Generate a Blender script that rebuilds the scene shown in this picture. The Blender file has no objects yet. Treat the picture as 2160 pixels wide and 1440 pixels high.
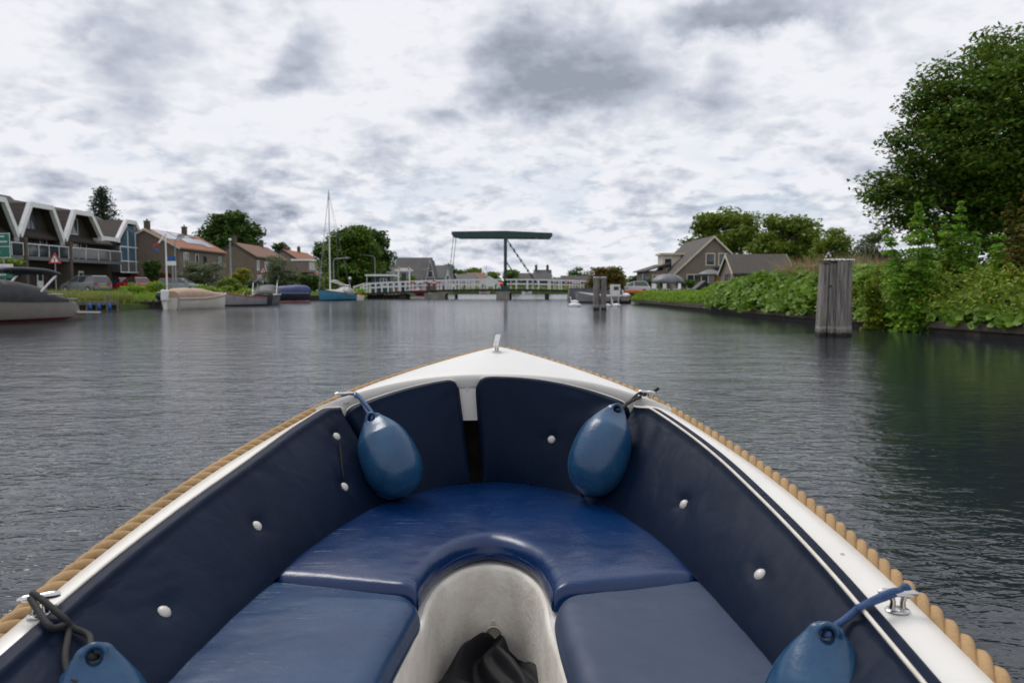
import bpy, math, random
import numpy as np
from mathutils import Vector, Matrix, noise
R = math.radians
rng = np.random.default_rng(7); random.seed(7)
scene = bpy.context.scene
col = scene.collection
# ---------------------------------------------------------------- camera
PITCH = math.atan(117/1680.0)
cam_d = bpy.data.cameras.new('camera'); cam = bpy.data.objects.new('camera', cam_d); col.objects.link(cam)
cam.location = (0, 0, 1.5); cam.rotation_euler = (math.pi/2-PITCH, 0, 0)
cam_d.lens = 28.0; cam_d.sensor_width = 36.0; cam_d.clip_start = 0.05; cam_d.clip_end = 6000
cam_d.dof.use_dof = True; cam_d.dof.focus_distance = 3.0; cam_d.dof.aperture_fstop = 5.0
scene.camera = cam
scene.view_settings.view_transform = 'Standard'; scene.view_settings.look = 'None'
scene.view_settings.exposure = 0.15; scene.view_settings.gamma = 1.0
# ---------------------------------------------------------------- node helpers
def mth(nt, op, a, b=None, c=None, clamp=False):
    n = nt.nodes.new('ShaderNodeMath'); n.operation = op; n.use_clamp = clamp
    for i, s in enumerate((a, b, c)):
        if s is None: continue
        if isinstance(s, (int, float)): n.inputs[i].default_value = s
        else: nt.links.new(s, n.inputs[i])
    return n.outputs[0]
def sstep(nt, x, a, b, lo=0.0, hi=1.0):
    n = nt.nodes.new('ShaderNodeMapRange'); n.interpolation_type = 'SMOOTHSTEP'
    nt.links.new(x, n.inputs[0])
    for i, s in zip((1, 2, 3, 4), (a, b, lo, hi)): n.inputs[i].default_value = s
    return n.outputs[0]
def comb(nt, x, y, z):
    n = nt.nodes.new('ShaderNodeCombineXYZ')
    for i, s in enumerate((x, y, z)):
        if isinstance(s, (int, float)): n.inputs[i].default_value = s
        else: nt.links.new(s, n.inputs[i])
    return n.outputs[0]
def nz(nt, vec, scale, detail=4, rough=0.5, dist=0.0, out=0):
    n = nt.nodes.new('ShaderNodeTexNoise'); n.inputs['Scale'].default_value = scale
    n.inputs['Detail'].default_value = detail; n.inputs['Roughness'].default_value = rough
    n.inputs['Distortion'].default_value = dist
    if vec is not None: nt.links.new(vec, n.inputs['Vector'])
    return n.outputs[out]
def cmix(nt, f, a, b):
    n = nt.nodes.new('ShaderNodeMix'); n.data_type = 'RGBA'
    if isinstance(f, (int, float)): n.inputs[0].default_value = f
    else: nt.links.new(f, n.inputs[0])
    for i, s in ((6, a), (7, b)):
        if isinstance(s, tuple): n.inputs[i].default_value = (s[0], s[1], s[2], 1)
        else: nt.links.new(s, n.inputs[i])
    return n.outputs[2]
# ---------------------------------------------------------------- world: Nishita sky behind a broken cloud cover
SUN_EL, SUN_AZ = R(52), R(-35)          # azimuth measured from +Y towards +X
world = bpy.data.worlds.new("World"); scene.world = world; world.cycles.sampling_method = 'NONE'; world.use_nodes = True
nt = world.node_tree; nt.nodes.clear()
out = nt.nodes.new('ShaderNodeOutputWorld'); bg = nt.nodes.new('ShaderNodeBackground')
nt.links.new(bg.outputs[0], out.inputs[0])
sky = nt.nodes.new('ShaderNodeTexSky'); sky.sky_type = 'NISHITA'; sky.sun_disc = False
sky.sun_elevation = SUN_EL; sky.sun_rotation = SUN_AZ
tc = nt.nodes.new('ShaderNodeTexCoord'); sp = nt.nodes.new('ShaderNodeSeparateXYZ')
nt.links.new(tc.outputs['Generated'], sp.inputs[0]); X, Y, Z = sp.outputs
zc = mth(nt, 'MAXIMUM', Z, 0.0)
az = mth(nt, 'ARCTAN2', X, Y); el = mth(nt, 'ARCSINE', Z)
den = mth(nt, 'ADD', zc, 0.42)
def cvec(oz):      # clouds shrink and flatten towards the horizon
    z2 = mth(nt, 'ADD', zc, oz); d2 = mth(nt, 'ADD', z2, 0.42)
    return comb(nt, mth(nt, 'DIVIDE', X, den), mth(nt, 'DIVIDE', Y, den), mth(nt, 'MULTIPLY', mth(nt, 'DIVIDE', z2, d2), 1.75))
def billow(v, dt):
    a = nz(nt, v, 3.0, dt, 0.58)
    b = mth(nt, 'ABSOLUTE', mth(nt, 'SUBTRACT', nz(nt, v, 8.5, dt-2, 0.5), 0.5))
    return mth(nt, 'MULTIPLY_ADD', b, 0.42, a)
f1 = billow(cvec(0.0), 7); f2 = billow(cvec(0.014), 5); relief = mth(nt, 'SUBTRACT', f2, f1)
w1 = mth(nt, 'SUBTRACT', f1, 0.54); w2 = mth(nt, 'SUBTRACT', f2, 0.54)
azw = mth(nt, 'MULTIPLY_ADD', w1, 0.16, az)
elw = mth(nt, 'MULTIPLY_ADD', mth(nt, 'SUBTRACT', nz(nt, tc.outputs['Generated'], 11.0, 6, 0.62), 0.5), 0.15, el)
# big grey cloud bellies, placed by bearing and elevation
def azel(px, py):
    a = (px-1080)/1680; b = (720-py)/1680
    d = Vector((a, math.cos(PITCH)+b*math.sin(PITCH), -math.sin(PITCH)+b*math.cos(PITCH))).normalized()
    return math.atan2(d.x, d.y), math.asin(d.z)
PATCH = [(200,50,90,80,.8),(262,215,80,80,.75),(1150,50,170,70,.6),(905,125,50,60,.5),(1275,200,110,85,.7),(1500,180,90,60,.4),(420,180,60,60,.25),(1760,180,90,50,.35),(640,220,60,40,.5),(1640,240,60,40,.3),(100,330,120,30,.4),(560,330,110,25,.4),(760,330,120,14,.35),(620,385,150,14,.35),(880,300,60,16,.4),(1250,330,90,16,.35),(1100,440,120,10,.35),(1600,300,70,22,.4),(350,400,120,12,.3),(200,430,110,12,.3),(1350,440,130,10,.3),(650,470,140,9,.3),(1150,500,160,8,.25),(900,520,130,7,.25),(1190,150,200,120,.95),(1040,250,240,60,.45),(250,130,110,150,.75),(620,140,80,110,.85),(700,60,60,90,.25),(1600,15,210,50,.9),
         (1010,400,170,38,.6),(1430,380,170,45,.5),(1480,250,80,90,.45),(1700,340,150,50,.55),(1850,80,170,90,.25),(450,310,230,60,.4),(870,310,110,30,.4),
         (30,240,70,30,.55),(60,20,70,60,.5),(1330,270,70,50,.4),(90,380,150,45,.3),(520,420,90,30,.3),(1700,410,90,30,.35),(960,120,60,60,.3),(1950,200,140,60,.25)]
pd = None
for (px, py, rx, ry, s) in PATCH:
    a0, e0 = azel(px, py); ra, re = rx/1680.0, ry/1680.0
    dx = mth(nt, 'DIVIDE', mth(nt, 'SUBTRACT', azw, a0), ra); dy = mth(nt, 'DIVIDE', mth(nt, 'SUBTRACT', elw, e0), re)
    r2 = mth(nt, 'ADD', mth(nt, 'MULTIPLY', dx, dx), mth(nt, 'MULTIPLY', dy, dy))
    g = mth(nt, 'MULTIPLY', mth(nt, 'EXPONENT', mth(nt, 'MULTIPLY', r2, -0.9)), s)
    pd = g if pd is None else mth(nt, 'MAXIMUM', pd, g)
lo = sstep(nt, el, 0.06, 0.24, 1.0, 0.0)
n1 = sstep(nt, f1, 0.46, 0.72)
rag = mth(nt, 'MULTIPLY_ADD', mth(nt, 'SUBTRACT', f1, 0.54), 3.0, mth(nt, 'MULTIPLY', pd, 1.2))
body = mth(nt, 'ADD', sstep(nt, rag, 0.12, 1.10, 0, 0.72), mth(nt, 'MULTIPLY', n1, mth(nt, 'MULTIPLY_ADD', lo, 0.20, 0.20)))
dk = mth(nt, 'ADD', body, mth(nt, 'MULTIPLY', relief, mth(nt, 'MULTIPLY_ADD', lo, 3.2, 2.8)))
ramp = nt.nodes.new('ShaderNodeValToRGB'); nt.links.new(dk, ramp.inputs[0])
cr = ramp.color_ramp; cr.elements[0].position = 0.0; cr.elements[0].color = (7.9, 8.0, 8.45, 1)
cr.elements[1].position = 1.0; cr.elements[1].color = (2.9, 3.2, 3.8, 1)
e = cr.elements.new(0.22); e.color = (6.7, 6.9, 7.45, 1)
e = cr.elements.new(0.55); e.color = (4.9, 5.25, 6.1, 1)
# small veils of open sky low down
gap = mth(nt, 'MULTIPLY', sstep(nt, f1, 0.50, 0.40, 0, 0.55), sstep(nt, el, 0.05, 0.22, 1.0, 0.0))
skyc = nt.nodes.new('ShaderNodeVectorMath'); skyc.operation = 'SCALE'; nt.links.new(sky.outputs[0], skyc.inputs[0]); skyc.inputs[3].default_value = 1.0
hazec = cmix(nt, 0.72, skyc.outputs[0], (4.6, 5.5, 6.9))
mixed = cmix(nt, gap, ramp.outputs[0], hazec)
nt.links.new(mixed, bg.inputs[0]); bg.inputs[1].default_value = 0.1
sun_d = bpy.data.lights.new('sun', 'SUN'); sun = bpy.data.objects.new('sun', sun_d); col.objects.link(sun)
sun_d.energy = 1.5; sun_d.angle = R(24); sun_d.color = (1.0, 0.96, 0.90)
sd = Vector((math.sin(SUN_AZ)*math.cos(SUN_EL), math.cos(SUN_AZ)*math.cos(SUN_EL), math.sin(SUN_EL)))
sun.rotation_euler = sd.to_track_quat('Z', 'Y').to_euler(); sun.location = sd*50
# ---------------------------------------------------------------- projection helpers (pixel of the 2160x1440 survey photo -> place)
def ray(px, py):
    a = (px-1080)/1680; b = (720-py)/1680
    return Vector((a, math.cos(PITCH)+b*math.sin(PITCH), -math.sin(PITCH)+b*math.cos(PITCH)))
def at(px, py, D):
    d = ray(px, py); p = d*(D/d.y); return Vector((p.x, p.y, p.z+1.5))
def proj(p):
    x, y, z = p[0], p[1], p[2]-1.5
    dep = y*math.cos(PITCH)-z*math.sin(PITCH); up = y*math.sin(PITCH)+z*math.cos(PITCH)
    return (1080+1680*x/dep, 720-1680*up/dep)
def Xat(px, D): return (px-1080)/1680*D
# ---------------------------------------------------------------- materials
MATS = {}
def mat(name, c1, c2=None, rough=0.6, scale=6.0, bump=0.0, bscale=40.0, metal=0.0, spec=0.5, coat=0.0, detail=5, dist=0.01, lo=.35, hi=.65, alpha=1.0):
    if name in MATS: return MATS[name]
    m = bpy.data.materials.new(name); m.use_nodes = True; nt = m.node_tree
    b = nt.nodes['Principled BSDF']; tc = nt.nodes.new('ShaderNodeTexCoord')
    if c2 is None: c2 = tuple(x*0.8 for x in c1)
    f = sstep(nt, nz(nt, tc.outputs['Object'], scale, detail, 0.6), lo, hi)
    nt.links.new(cmix(nt, f, c1, c2), b.inputs['Base Color'])
    b.inputs['Roughness'].default_value = rough; b.inputs['Metallic'].default_value = metal
    b.inputs['Specular IOR Level'].default_value = spec; b.inputs['Coat Weight'].default_value = coat
    if bump:
        bn = nt.nodes.new('ShaderNodeBump'); bn.inputs['Strength'].default_value = bump; bn.inputs['Distance'].default_value = dist
        nt.links.new(nz(nt, tc.outputs['Object'], bscale, 6, 0.6), bn.inputs['Height']); nt.links.new(bn.outputs[0], b.inputs['Normal'])
    if alpha < 1: b.inputs['Alpha'].default_value = alpha
    MATS[name] = m; return m
def mat_leaf(name, c1, c2, c3=None, scale=0.5, trans=0.28, rough=0.6):
    m = bpy.data.materials.new(name); m.use_nodes = True; nt = m.node_tree
    b = nt.nodes['Principled BSDF']; o = nt.nodes['Material Output']
    tc = nt.nodes.new('ShaderNodeTexCoord'); ge = nt.nodes.new('ShaderNodeNewGeometry')
    f = sstep(nt, nz(nt, tc.outputs['Object'], scale, 3, 0.6), .38, .62)
    f = mth(nt, 'MULTIPLY_ADD', ge.outputs['Random Per Island'], 0.6, mth(nt, 'MULTIPLY', f, 0.5), clamp=True)
    c = cmix(nt, f, c1, c2)
    if c3:
        g = mth(nt, 'GREATER_THAN', ge.outputs['Random Per Island'], 0.93); c = cmix(nt, g, c, c3)
    nt.links.new(c, b.inputs['Base Color']); b.inputs['Roughness'].default_value = rough; b.inputs['Specular IOR Level'].default_value = 0.3
    t = nt.nodes.new('ShaderNodeBsdfTranslucent'); nt.links.new(c, t.inputs[0])
    x = nt.nodes.new('ShaderNodeMixShader'); x.inputs[0].default_value = trans
    nt.links.new(b.outputs[0], x.inputs[1]); nt.links.new(t.outputs[0], x.inputs[2]); nt.links.new(x.outputs[0], o.inputs[0])
    MATS[name] = m; return m
def mat_course(name, c1, c2, cj, w, h, rough=0.8, tile=False, bump=0.4):
    """brick courses or roof tiles: runs along the wall (x+y) and up (z)"""
    m = bpy.data.materials.new(name); m.use_nodes = True; nt = m.node_tree; b = nt.nodes['Principled BSDF']
    tc = nt.nodes.new('ShaderNodeTexCoord'); s = nt.nodes.new('ShaderNodeSeparateXYZ'); nt.links.new(tc.outputs['Object'], s.inputs[0])
    u = s.outputs[0] if tile else mth(nt, 'ADD', s.outputs[0], s.outputs[1])
    v = comb(nt, u, s.outputs[2], 0)
    br = nt.nodes.new('ShaderNodeTexBrick'); nt.links.new(v, br.inputs['Vector']); br.inputs['Scale'].default_value = 1
    br.inputs['Brick Width'].default_value = w; br.inputs['Row Height'].default_value = h
    br.inputs['Mortar Size'].default_value = 0.012 if not tile else 0.03; br.inputs['Mortar Smooth'].default_value = 0.3
    br.offset = 0.0 if tile else 0.5
    br.inputs['Color1'].default_value = (*c1, 1); br.inputs['Color2'].default_value = (*c2, 1); br.inputs['Mortar'].default_value = (*cj, 1)
    f = sstep(nt, nz(nt, tc.outputs['Object'], 1.1, 5, 0.65), .3, .7, 0, .55)
    nt.links.new(cmix(nt, f, br.outputs[0], tuple(x*.62 for x in c1)), b.inputs['Base Color'])
    bn = nt.nodes.new('ShaderNodeBump'); bn.inputs['Strength'].default_value = bump; bn.inputs['Distance'].default_value = 0.03; bn.invert = True
    nt.links.new(br.outputs[1], bn.inputs['Height']); nt.links.new(bn.outputs[0], b.inputs['Normal'])
    b.inputs['Roughness'].default_value = rough; MATS[name] = m; return m
# ---------------------------------------------------------------- mesh builder
class MB:
    def __init__(s): s.v = []; s.f = []; s.m = []
    def add(s, vs, fs, mi=0):
        o = len(s.v); s.v.extend([tuple(p) for p in vs]); s.f.extend([tuple(i+o for i in f) for f in fs]); s.m.extend([mi]*len(fs)); return s
    def box(s, x0, x1, y0, y1, z0, z1, mi=0):
        if x0 > x1: x0, x1 = x1, x0
        if y0 > y1: y0, y1 = y1, y0
        if z0 > z1: z0, z1 = z1, z0
        return s.add([(x0,y0,z0),(x1,y0,z0),(x1,y1,z0),(x0,y1,z0),(x0,y0,z1),(x1,y0,z1),(x1,y1,z1),(x0,y1,z1)],
              [(0,3,2,1),(4,5,6,7),(0,1,5,4),(1,2,6,5),(2,3,7,6),(3,0,4,7)], mi)
    def beam(s, p, q, w, h, mi=0):
        p, q = Vector(p), Vector(q); d = (q-p).normalized(); up = Vector((0,0,1)) if abs(d.z) < .95 else Vector((0,1,0))
        a = d.cross(up).normalized()*(w/2); b = a.cross(d).normalized()*(h/2)
        vs = [p-a-b, p+a-b, p+a+b, p-a+b, q-a-b, q+a-b, q+a+b, q-a+b]
        return s.add(vs, [(0,1,2,3),(7,6,5,4),(0,4,5,1),(1,5,6,2),(2,6,7,3),(3,7,4,0)], mi)
    def grid(s, P, mi=0, cu=False, cv=False):
        n, m = len(P), len(P[0]); vs = [p for r in P for p in r]; fs = []
        for i in range(n if cu else n-1):
            for j in range(m if cv else m-1):
                i2, j2 = (i+1) % n, (j+1) % m
                fs.append((i*m+j, i2*m+j, i2*m+j2, i*m+j2))
        return s.add(vs, fs, mi)
    def tube(s, pts, r, n=8, mi=0, cap=True):
        pts = [Vector(p) for p in pts]; N = len(pts); rs = r if isinstance(r, (list, tuple)) else [r]*N
        up = Vector((0.13, 0.21, 1)).normalized(); rows = []; a = None
        for i, p in enumerate(pts):
            t = (pts[min(i+1, N-1)]-pts[max(i-1, 0)])
            if t.length < 1e-9: t = Vector((0, 0, 1))
            t.normalize()
            if a is None:
                a = t.cross(up); a = a if a.length > 1e-3 else t.cross(Vector((1, 0, 0)))
            a = (a - t*a.dot(t)).normalized(); b = t.cross(a)
            rows.append([p+(a*math.cos(2*math.pi*k/n)+b*math.sin(2*math.pi*k/n))*rs[i] for k in range(n)])
        s.grid(rows, mi, cv=True)
        if cap:
            o = len(s.v); s.add(rows[0], [tuple(range(n))], mi); s.add(rows[-1], [tuple(reversed(range(n)))], mi)
        return s
    def cyl(s, x, y, z0, z1, r, n=10, mi=0, r2=None):
        return s.tube([(x, y, z0), (x, y, z1)], [r, r if r2 is None else r2], n, mi)
    def prism(s, poly, axis, a0, a1, mi=0):
        """poly: list of 2d points; axis 'x': (y,z) poly extruded in x; 'y': (x,z); 'z': (x,y)"""
        def P(a, p): return (a, p[0], p[1]) if axis == 'x' else ((p[0], a, p[1]) if axis == 'y' else (p[0], p[1], a))
        n = len(poly); vs = [P(a0, p) for p in poly]+[P(a1, p) for p in poly]
        fs = [tuple(reversed(range(n))), tuple(range(n, 2*n))]+[(i, (i+1) % n, n+(i+1) % n, n+i) for i in range(n)]
        return s.add(vs, fs, mi)
    def ell(s, c, r, n=14, m=8, mi=0):
        rows = []
        for j in range(m+1):
            ph = math.pi*j/m; rows.append([(c[0]+r[0]*math.sin(ph)*math.cos(2*math.pi*k/n), c[1]+r[1]*math.sin(ph)*math.sin(2*math.pi*k/n), c[2]+r[2]*math.cos(ph)) for k in range(n)])
        return s.grid(rows, mi, cv=True)
    def build(s, name, mats, parent=None, world=False, smooth=None, recalc=True):
        me = bpy.data.meshes.new(name); V = s.v
        if world and parent is not None:
            inv = (Matrix.Translation(parent.location) @ parent.rotation_euler.to_matrix().to_4x4()).inverted()
            V = [tuple(inv @ Vector(p)) for p in V]
        me.from_pydata(V, [], s.f)
        if not isinstance(mats, (list, tuple)): mats = [mats]
        for x in mats: me.materials.append(MATS[x] if isinstance(x, str) else x)
        me.polygons.foreach_set('material_index', s.m)
        if recalc:
            import bmesh
            b = bmesh.new(); b.from_mesh(me); bmesh.ops.remove_doubles(b, verts=b.verts, dist=1e-5)
            bmesh.ops.recalc_face_normals(b, faces=b.faces); b.to_mesh(me); b.free()
        if smooth is not None:
            me.polygons.foreach_set('use_smooth', [True]*len(me.polygons))
            if smooth < 180: me.set_sharp_from_angle(angle=R(smooth))
        me.update()
        o = bpy.data.objects.new(name, me); col.objects.link(o)
        if parent is not None: o.parent = parent
        return o
def tag(o, label=None, cat=None, group=None, kind=None):
    if label: o['label'] = label
    if cat: o['category'] = cat
    if group: o['group'] = group
    if kind: o['kind'] = kind
    return o
def thing(name, label, cat, loc, rz=0.0, group=None):
    o = bpy.data.objects.new(name, None); o.empty_display_size = .2; col.objects.link(o); o.location = loc; o.rotation_euler = (0, 0, rz)
    return tag(o, label, cat, group)
def copy_tree(o, parent=None):
    c = o.copy(); col.objects.link(c); c.parent = parent
    for ch in list(o.children): copy_tree(ch, c)
    return c
def spl(xs, ys):
    xs = np.array(xs, float); ys = np.array(ys, float); h = np.diff(xs); d = np.diff(ys)/h
    m = np.zeros(len(xs)); m[0] = d[0]; m[-1] = d[-1]
    m[1:-1] = (d[:-1]*h[1:]+d[1:]*h[:-1])/(h[1:]+h[:-1])
    def f(x):
        x = min(max(x, xs[0]), xs[-1]); i = min(int(np.searchsorted(xs, x, 'right'))-1, len(xs)-2); i = max(i, 0)
        t = (x-xs[i])/h[i]
        return float((2*t**3-3*t**2+1)*ys[i]+(t**3-2*t*t+t)*h[i]*m[i]+(-2*t**3+3*t*t)*ys[i+1]+(t**3-t*t)*h[i]*m[i+1])
    return f
def curve(pts, n=10):
    """Catmull-Rom through 3d points"""
    P = [Vector(p) for p in pts]; P = [P[0]*2-P[1]]+P+[P[-1]*2-P[-2]]; o = []
    for i in range(1, len(P)-2):
        for k in range(n):
            t = k/n; a, b, c, d = P[i-1], P[i], P[i+1], P[i+2]
            o.append(0.5*((2*b)+(c-a)*t+(2*a-5*b+4*c-d)*t*t+(3*b-a-3*c+d)*t**3))
    o.append(P[-2]); return o
def nv(x, y, z): return noise.noise(Vector((x, y, z)))
# ---------------------------------------------------------------- leaves
def leaf_mesh(name, C, size, mat_, parent=None, up=0.6, out=None, asp=0.55, world=True, fold=0.0, jit=0.35):
    C = np.asarray(C, float); N = len(C)
    if world and parent is not None:
        C = C-np.array(parent.location)
    n = rng.normal(size=(N, 3)); n[:, 2] = np.abs(n[:, 2])+up
    if out is not None: n += out
    n /= np.linalg.norm(n, axis=1)[:, None]
    t = np.cross(n, rng.normal(size=(N, 3))); t /= np.linalg.norm(t, axis=1)[:, None]; b = np.cross(n, t)
    s = size*(1+jit*(rng.random(N)*2-1))[:, None]
    V = np.empty((N, 4, 3)); V[:, 0] = C-t*s*.5; V[:, 1] = C-b*s*asp*.5+n*s*fold; V[:, 2] = C+t*s*.5; V[:, 3] = C+b*s*asp*.5+n*s*fold
    me = bpy.data.meshes.new(name); me.vertices.add(N*4); me.vertices.foreach_set('co', V.reshape(-1))
    me.loops.add(N*4); me.loops.foreach_set('vertex_index', np.arange(N*4)); me.polygons.add(N)
    me.polygons.foreach_set('loop_start', np.arange(0, N*4, 4)); me.polygons.foreach_set('loop_total', np.full(N, 4))
    me.materials.append(MATS[mat_]); me.update(); me.validate()
    o = bpy.data.objects.new(name, me); col.objects.link(o); o.parent = parent; return o
def ell_pts(ells, n, cr=0.6, dens=1.0, flat=0.5, inner=0.55):
    """leaf centres in clumps spread through ellipsoids [(c, r)]"""
    vol = np.array([(r[0]*r[1]*r[2])**(2/3) for c, r in ells]); vol = vol/vol.sum(); P = []
    for (c, r), w in zip(ells, vol):
        k = max(6, int(dens*1.6*(r[0]*r[1]+r[1]*r[2]+r[0]*r[2])/(cr*cr)))
        d = rng.normal(size=(k, 3)); d /= np.linalg.norm(d, axis=1)[:, None]
        rad = inner+(1-inner)*rng.random(k)**0.6
        cc = np.array(c)+d*np.array(r)*rad[:, None]
        m = max(k, int(n*w)); idx = rng.integers(0, k, m)
        g = np.clip(rng.normal(size=(m, 3)), -1.7, 1.7)*cr*0.55; g[:, 2] *= flat
        P.append(cc[idx]+g)
    return np.concatenate(P)
def tree(name, label, base, ells, n, leaf, lm, cat='tree', cr=0.7, trunk_r=0.25, bark='bark', dens=1.0, flat=.5, group=None, limbs=True, inner=.55, up=.6, fork=0.35):
    root = thing(name, label, cat, base, 0, group)
    leaf_mesh('crown', ell_pts(ells, n, cr, dens, flat, inner), leaf, lm, root, up=up)
    if limbs:
        mb = MB(); b = Vector(base); cz = sum(c[2] for c, r in ells)/len(ells); cx = sum(c[0] for c, r in ells)/len(ells); cy = sum(c[1] for c, r in ells)/len(ells)
        f = Vector((b.x*.7+cx*.3, b.y*.7+cy*.3, b.z+(cz-b.z)*fork))
        mb.tube(curve([b+Vector((0, 0, -.2)), b.lerp(f, .5)+Vector((trunk_r*.2, 0, 0)), f], 4), [trunk_r*(1.25-.45*i/8) for i in range(9)], 8)
        for c, r in ells:
            e = Vector(c); mid = f.lerp(e, .5)+Vector((random.uniform(-.3, .3), random.uniform(-.3, .3), random.uniform(-.1, .4)))
            mb.tube(curve([f, mid, e], 4), [trunk_r*(.5-.4*i/8) for i in range(9)], 6)
            for _ in range(3):
                tip = e+Vector((random.uniform(-.8, .8)*r[0], random.uniform(-.8, .8)*r[1], random.uniform(-.2, .8)*r[2]))
                mb.tube([mid, mid.lerp(tip, .5)+Vector((0, 0, .15)), tip], [trunk_r*.2, trunk_r*.13, trunk_r*.04], 5)
        mb.build('trunk', bark, root, world=True, smooth=60)
    return root
# ================================================================ SETTING
mat('bark', (.06,.05,.04), (.10,.085,.07), .9, 8, .5, 30)
mat('concrete', (.30,.29,.26), (.20,.20,.17), .85, 1.2, .3, 30)
mat('grass', (.075,.12,.025), (.10,.15,.035), .9, .4, .6, 12, dist=.05)
mat('soil', (.07,.06,.04), (.05,.045,.03), .95, 1.5, .5, 20)
mat('quay_wood', (.12,.10,.075), (.07,.06,.05), .85, 2.5, .4, 25)
def water_mat():
    m = bpy.data.materials.new('water'); m.use_nodes = True; nt = m.node_tree; b = nt.nodes['Principled BSDF']
    tc = nt.nodes.new('ShaderNodeTexCoord'); O = tc.outputs['Object']
    b.inputs['Base Color'].default_value = (.014, .020, .027, 1); s0 = nt.nodes.new('ShaderNodeSeparateXYZ'); nt.links.new(O, s0.inputs[0]); nt.links.new(sstep(nt, s0.outputs[1], 14, 80, .06, .20), b.inputs['Roughness'])
    b.inputs['IOR'].default_value = 1.333; b.inputs['Specular IOR Level'].default_value = 0.5
    def mp(sx, sy, rz):
        n = nt.nodes.new('ShaderNodeMapping'); nt.links.new(O, n.inputs[0]); n.inputs['Scale'].default_value = (sx, sy, 1); n.inputs['Rotation'].default_value = (0, 0, rz); return n.outputs[0]
    # calmer in the lee of the right bank: the short chop fades there, the long swell stays
    s = nt.nodes.new('ShaderNodeSeparateXYZ'); nt.links.new(O, s.inputs[0])
    a = mth(nt, 'SUBTRACT', s.outputs[0], mth(nt, 'MULTIPLY', s.outputs[1], 0.42))
    lee = sstep(nt, mth(nt, 'ADD', a, mth(nt, 'MULTIPLY', nz(nt, O, .35, 4), 2.0)), 1.05, 2.1, 1.0, 0.24)
    big = mth(nt, 'MULTIPLY', nz(nt, mp(.8, 1.5, .18), 1.0, 2, .5, .4), 0.055)
    mid = mth(nt, 'MULTIPLY', nz(nt, mp(2.9, 5.2, -.12), 1.45, 3, .55, .6), 0.034)
    fine = mth(nt, 'MULTIPLY', nz(nt, mp(9, 15, .25), 1.3, 2, .5, .3), 0.0075)
    gust = sstep(nt, nz(nt, mp(.05, .16, .1), 1.0, 4), .35, .65, .75, 1.15)
    ripple = mth(nt, 'MULTIPLY', mth(nt, 'ADD', mid, fine), mth(nt, 'MULTIPLY', lee, gust))
    h = mth(nt, 'MULTIPLY', mth(nt, 'ADD', mth(nt, 'MULTIPLY', big, lee), ripple), sstep(nt, s.outputs[1], 4, 40, .72, .22))
    bn = nt.nodes.new('ShaderNodeBump'); bn.inputs['Strength'].default_value = 1.0; bn.inputs['Distance'].default_value = 1.0
    nt.links.new(h, bn.inputs['Height']); nt.links.new(bn.outputs[0], b.inputs['Normal'])
    MATS['water'] = m
water_mat()
w = MB().add([(-400,-400,0),(400,-400,0),(400,400,0),(-400,400,0)], [(0,1,2,3)]).build('water', 'water'); tag(w, kind='structure')
# shore lines (y -> x)
LS = spl([-300,10,30,38,44,48,52,55,62,74,80,85,90,93,105,120,135,150], [-30,-27.5,-27,-26.5,-26.3,-26,-24.4,-23.4,-22.6,-21.8,-21.2,-20.2,-18.6,-17.4,-16.8,-15,-12.5,-10.5])
RS = spl([-300,0,12,18,22,27,33,40,48,58,67,70,76,86,93,105,125,150], [15.2,15.0,14.8,14.5,14.25,13.2,12.2,11.7,11.3,10.8,10.3,11.5,12.6,13.0,13.2,14.5,20,24])
def bank(side):
    ys = [-300,-100,-30,-5,5,10,14,18,20,22,24,26,28,30,33,36,39,42,45,48,51,54,58,62,65,67,68.5,70,73,76,80,86,93,99,105,115,125,135,142,148,150.0,151,160,200,300,600,3000]
    rows = []
    for y in ys:
        x0 = (LS if side < 0 else RS)(y); row = []
        if y >= 151:
            prof = [(0,.5),(0,.5),(3,.6),(8,.7),(16,.7),(40,.7),(120,.7),(3000,.8)]; x0 = 0
        elif side < 0: prof = [(0,-1.2),(0.02,.30),(3,.42),(6,.5),(12,.85),(30,.9),(120,.9),(3000,.8)]
        else: prof = [(0,-1.2),(0.02,.30),(2.2,.55),(4,.75),(9,.8),(30,.8),(120,.8),(3000,.8)]
        if y == 150: prof = [(p[0] if i > 1 else 0, -1.2 if i < 2 else p[1]) for i, p in enumerate(prof)]; 
        for dx, z in prof:
            x = x0+side*dx
            if y == 150: x = side*dx; z = -1.2 if dx < 16 else z
            if y >= 151: x = side*dx
            row.append((x, y if y != 151 else 150.05, z))
        rows.append(row)
    return tag(MB().grid(rows).build('left_bank' if side < 0 else 'right_bank', 'grass', smooth=50), kind='structure')
bank(-1); bank(1)
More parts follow.
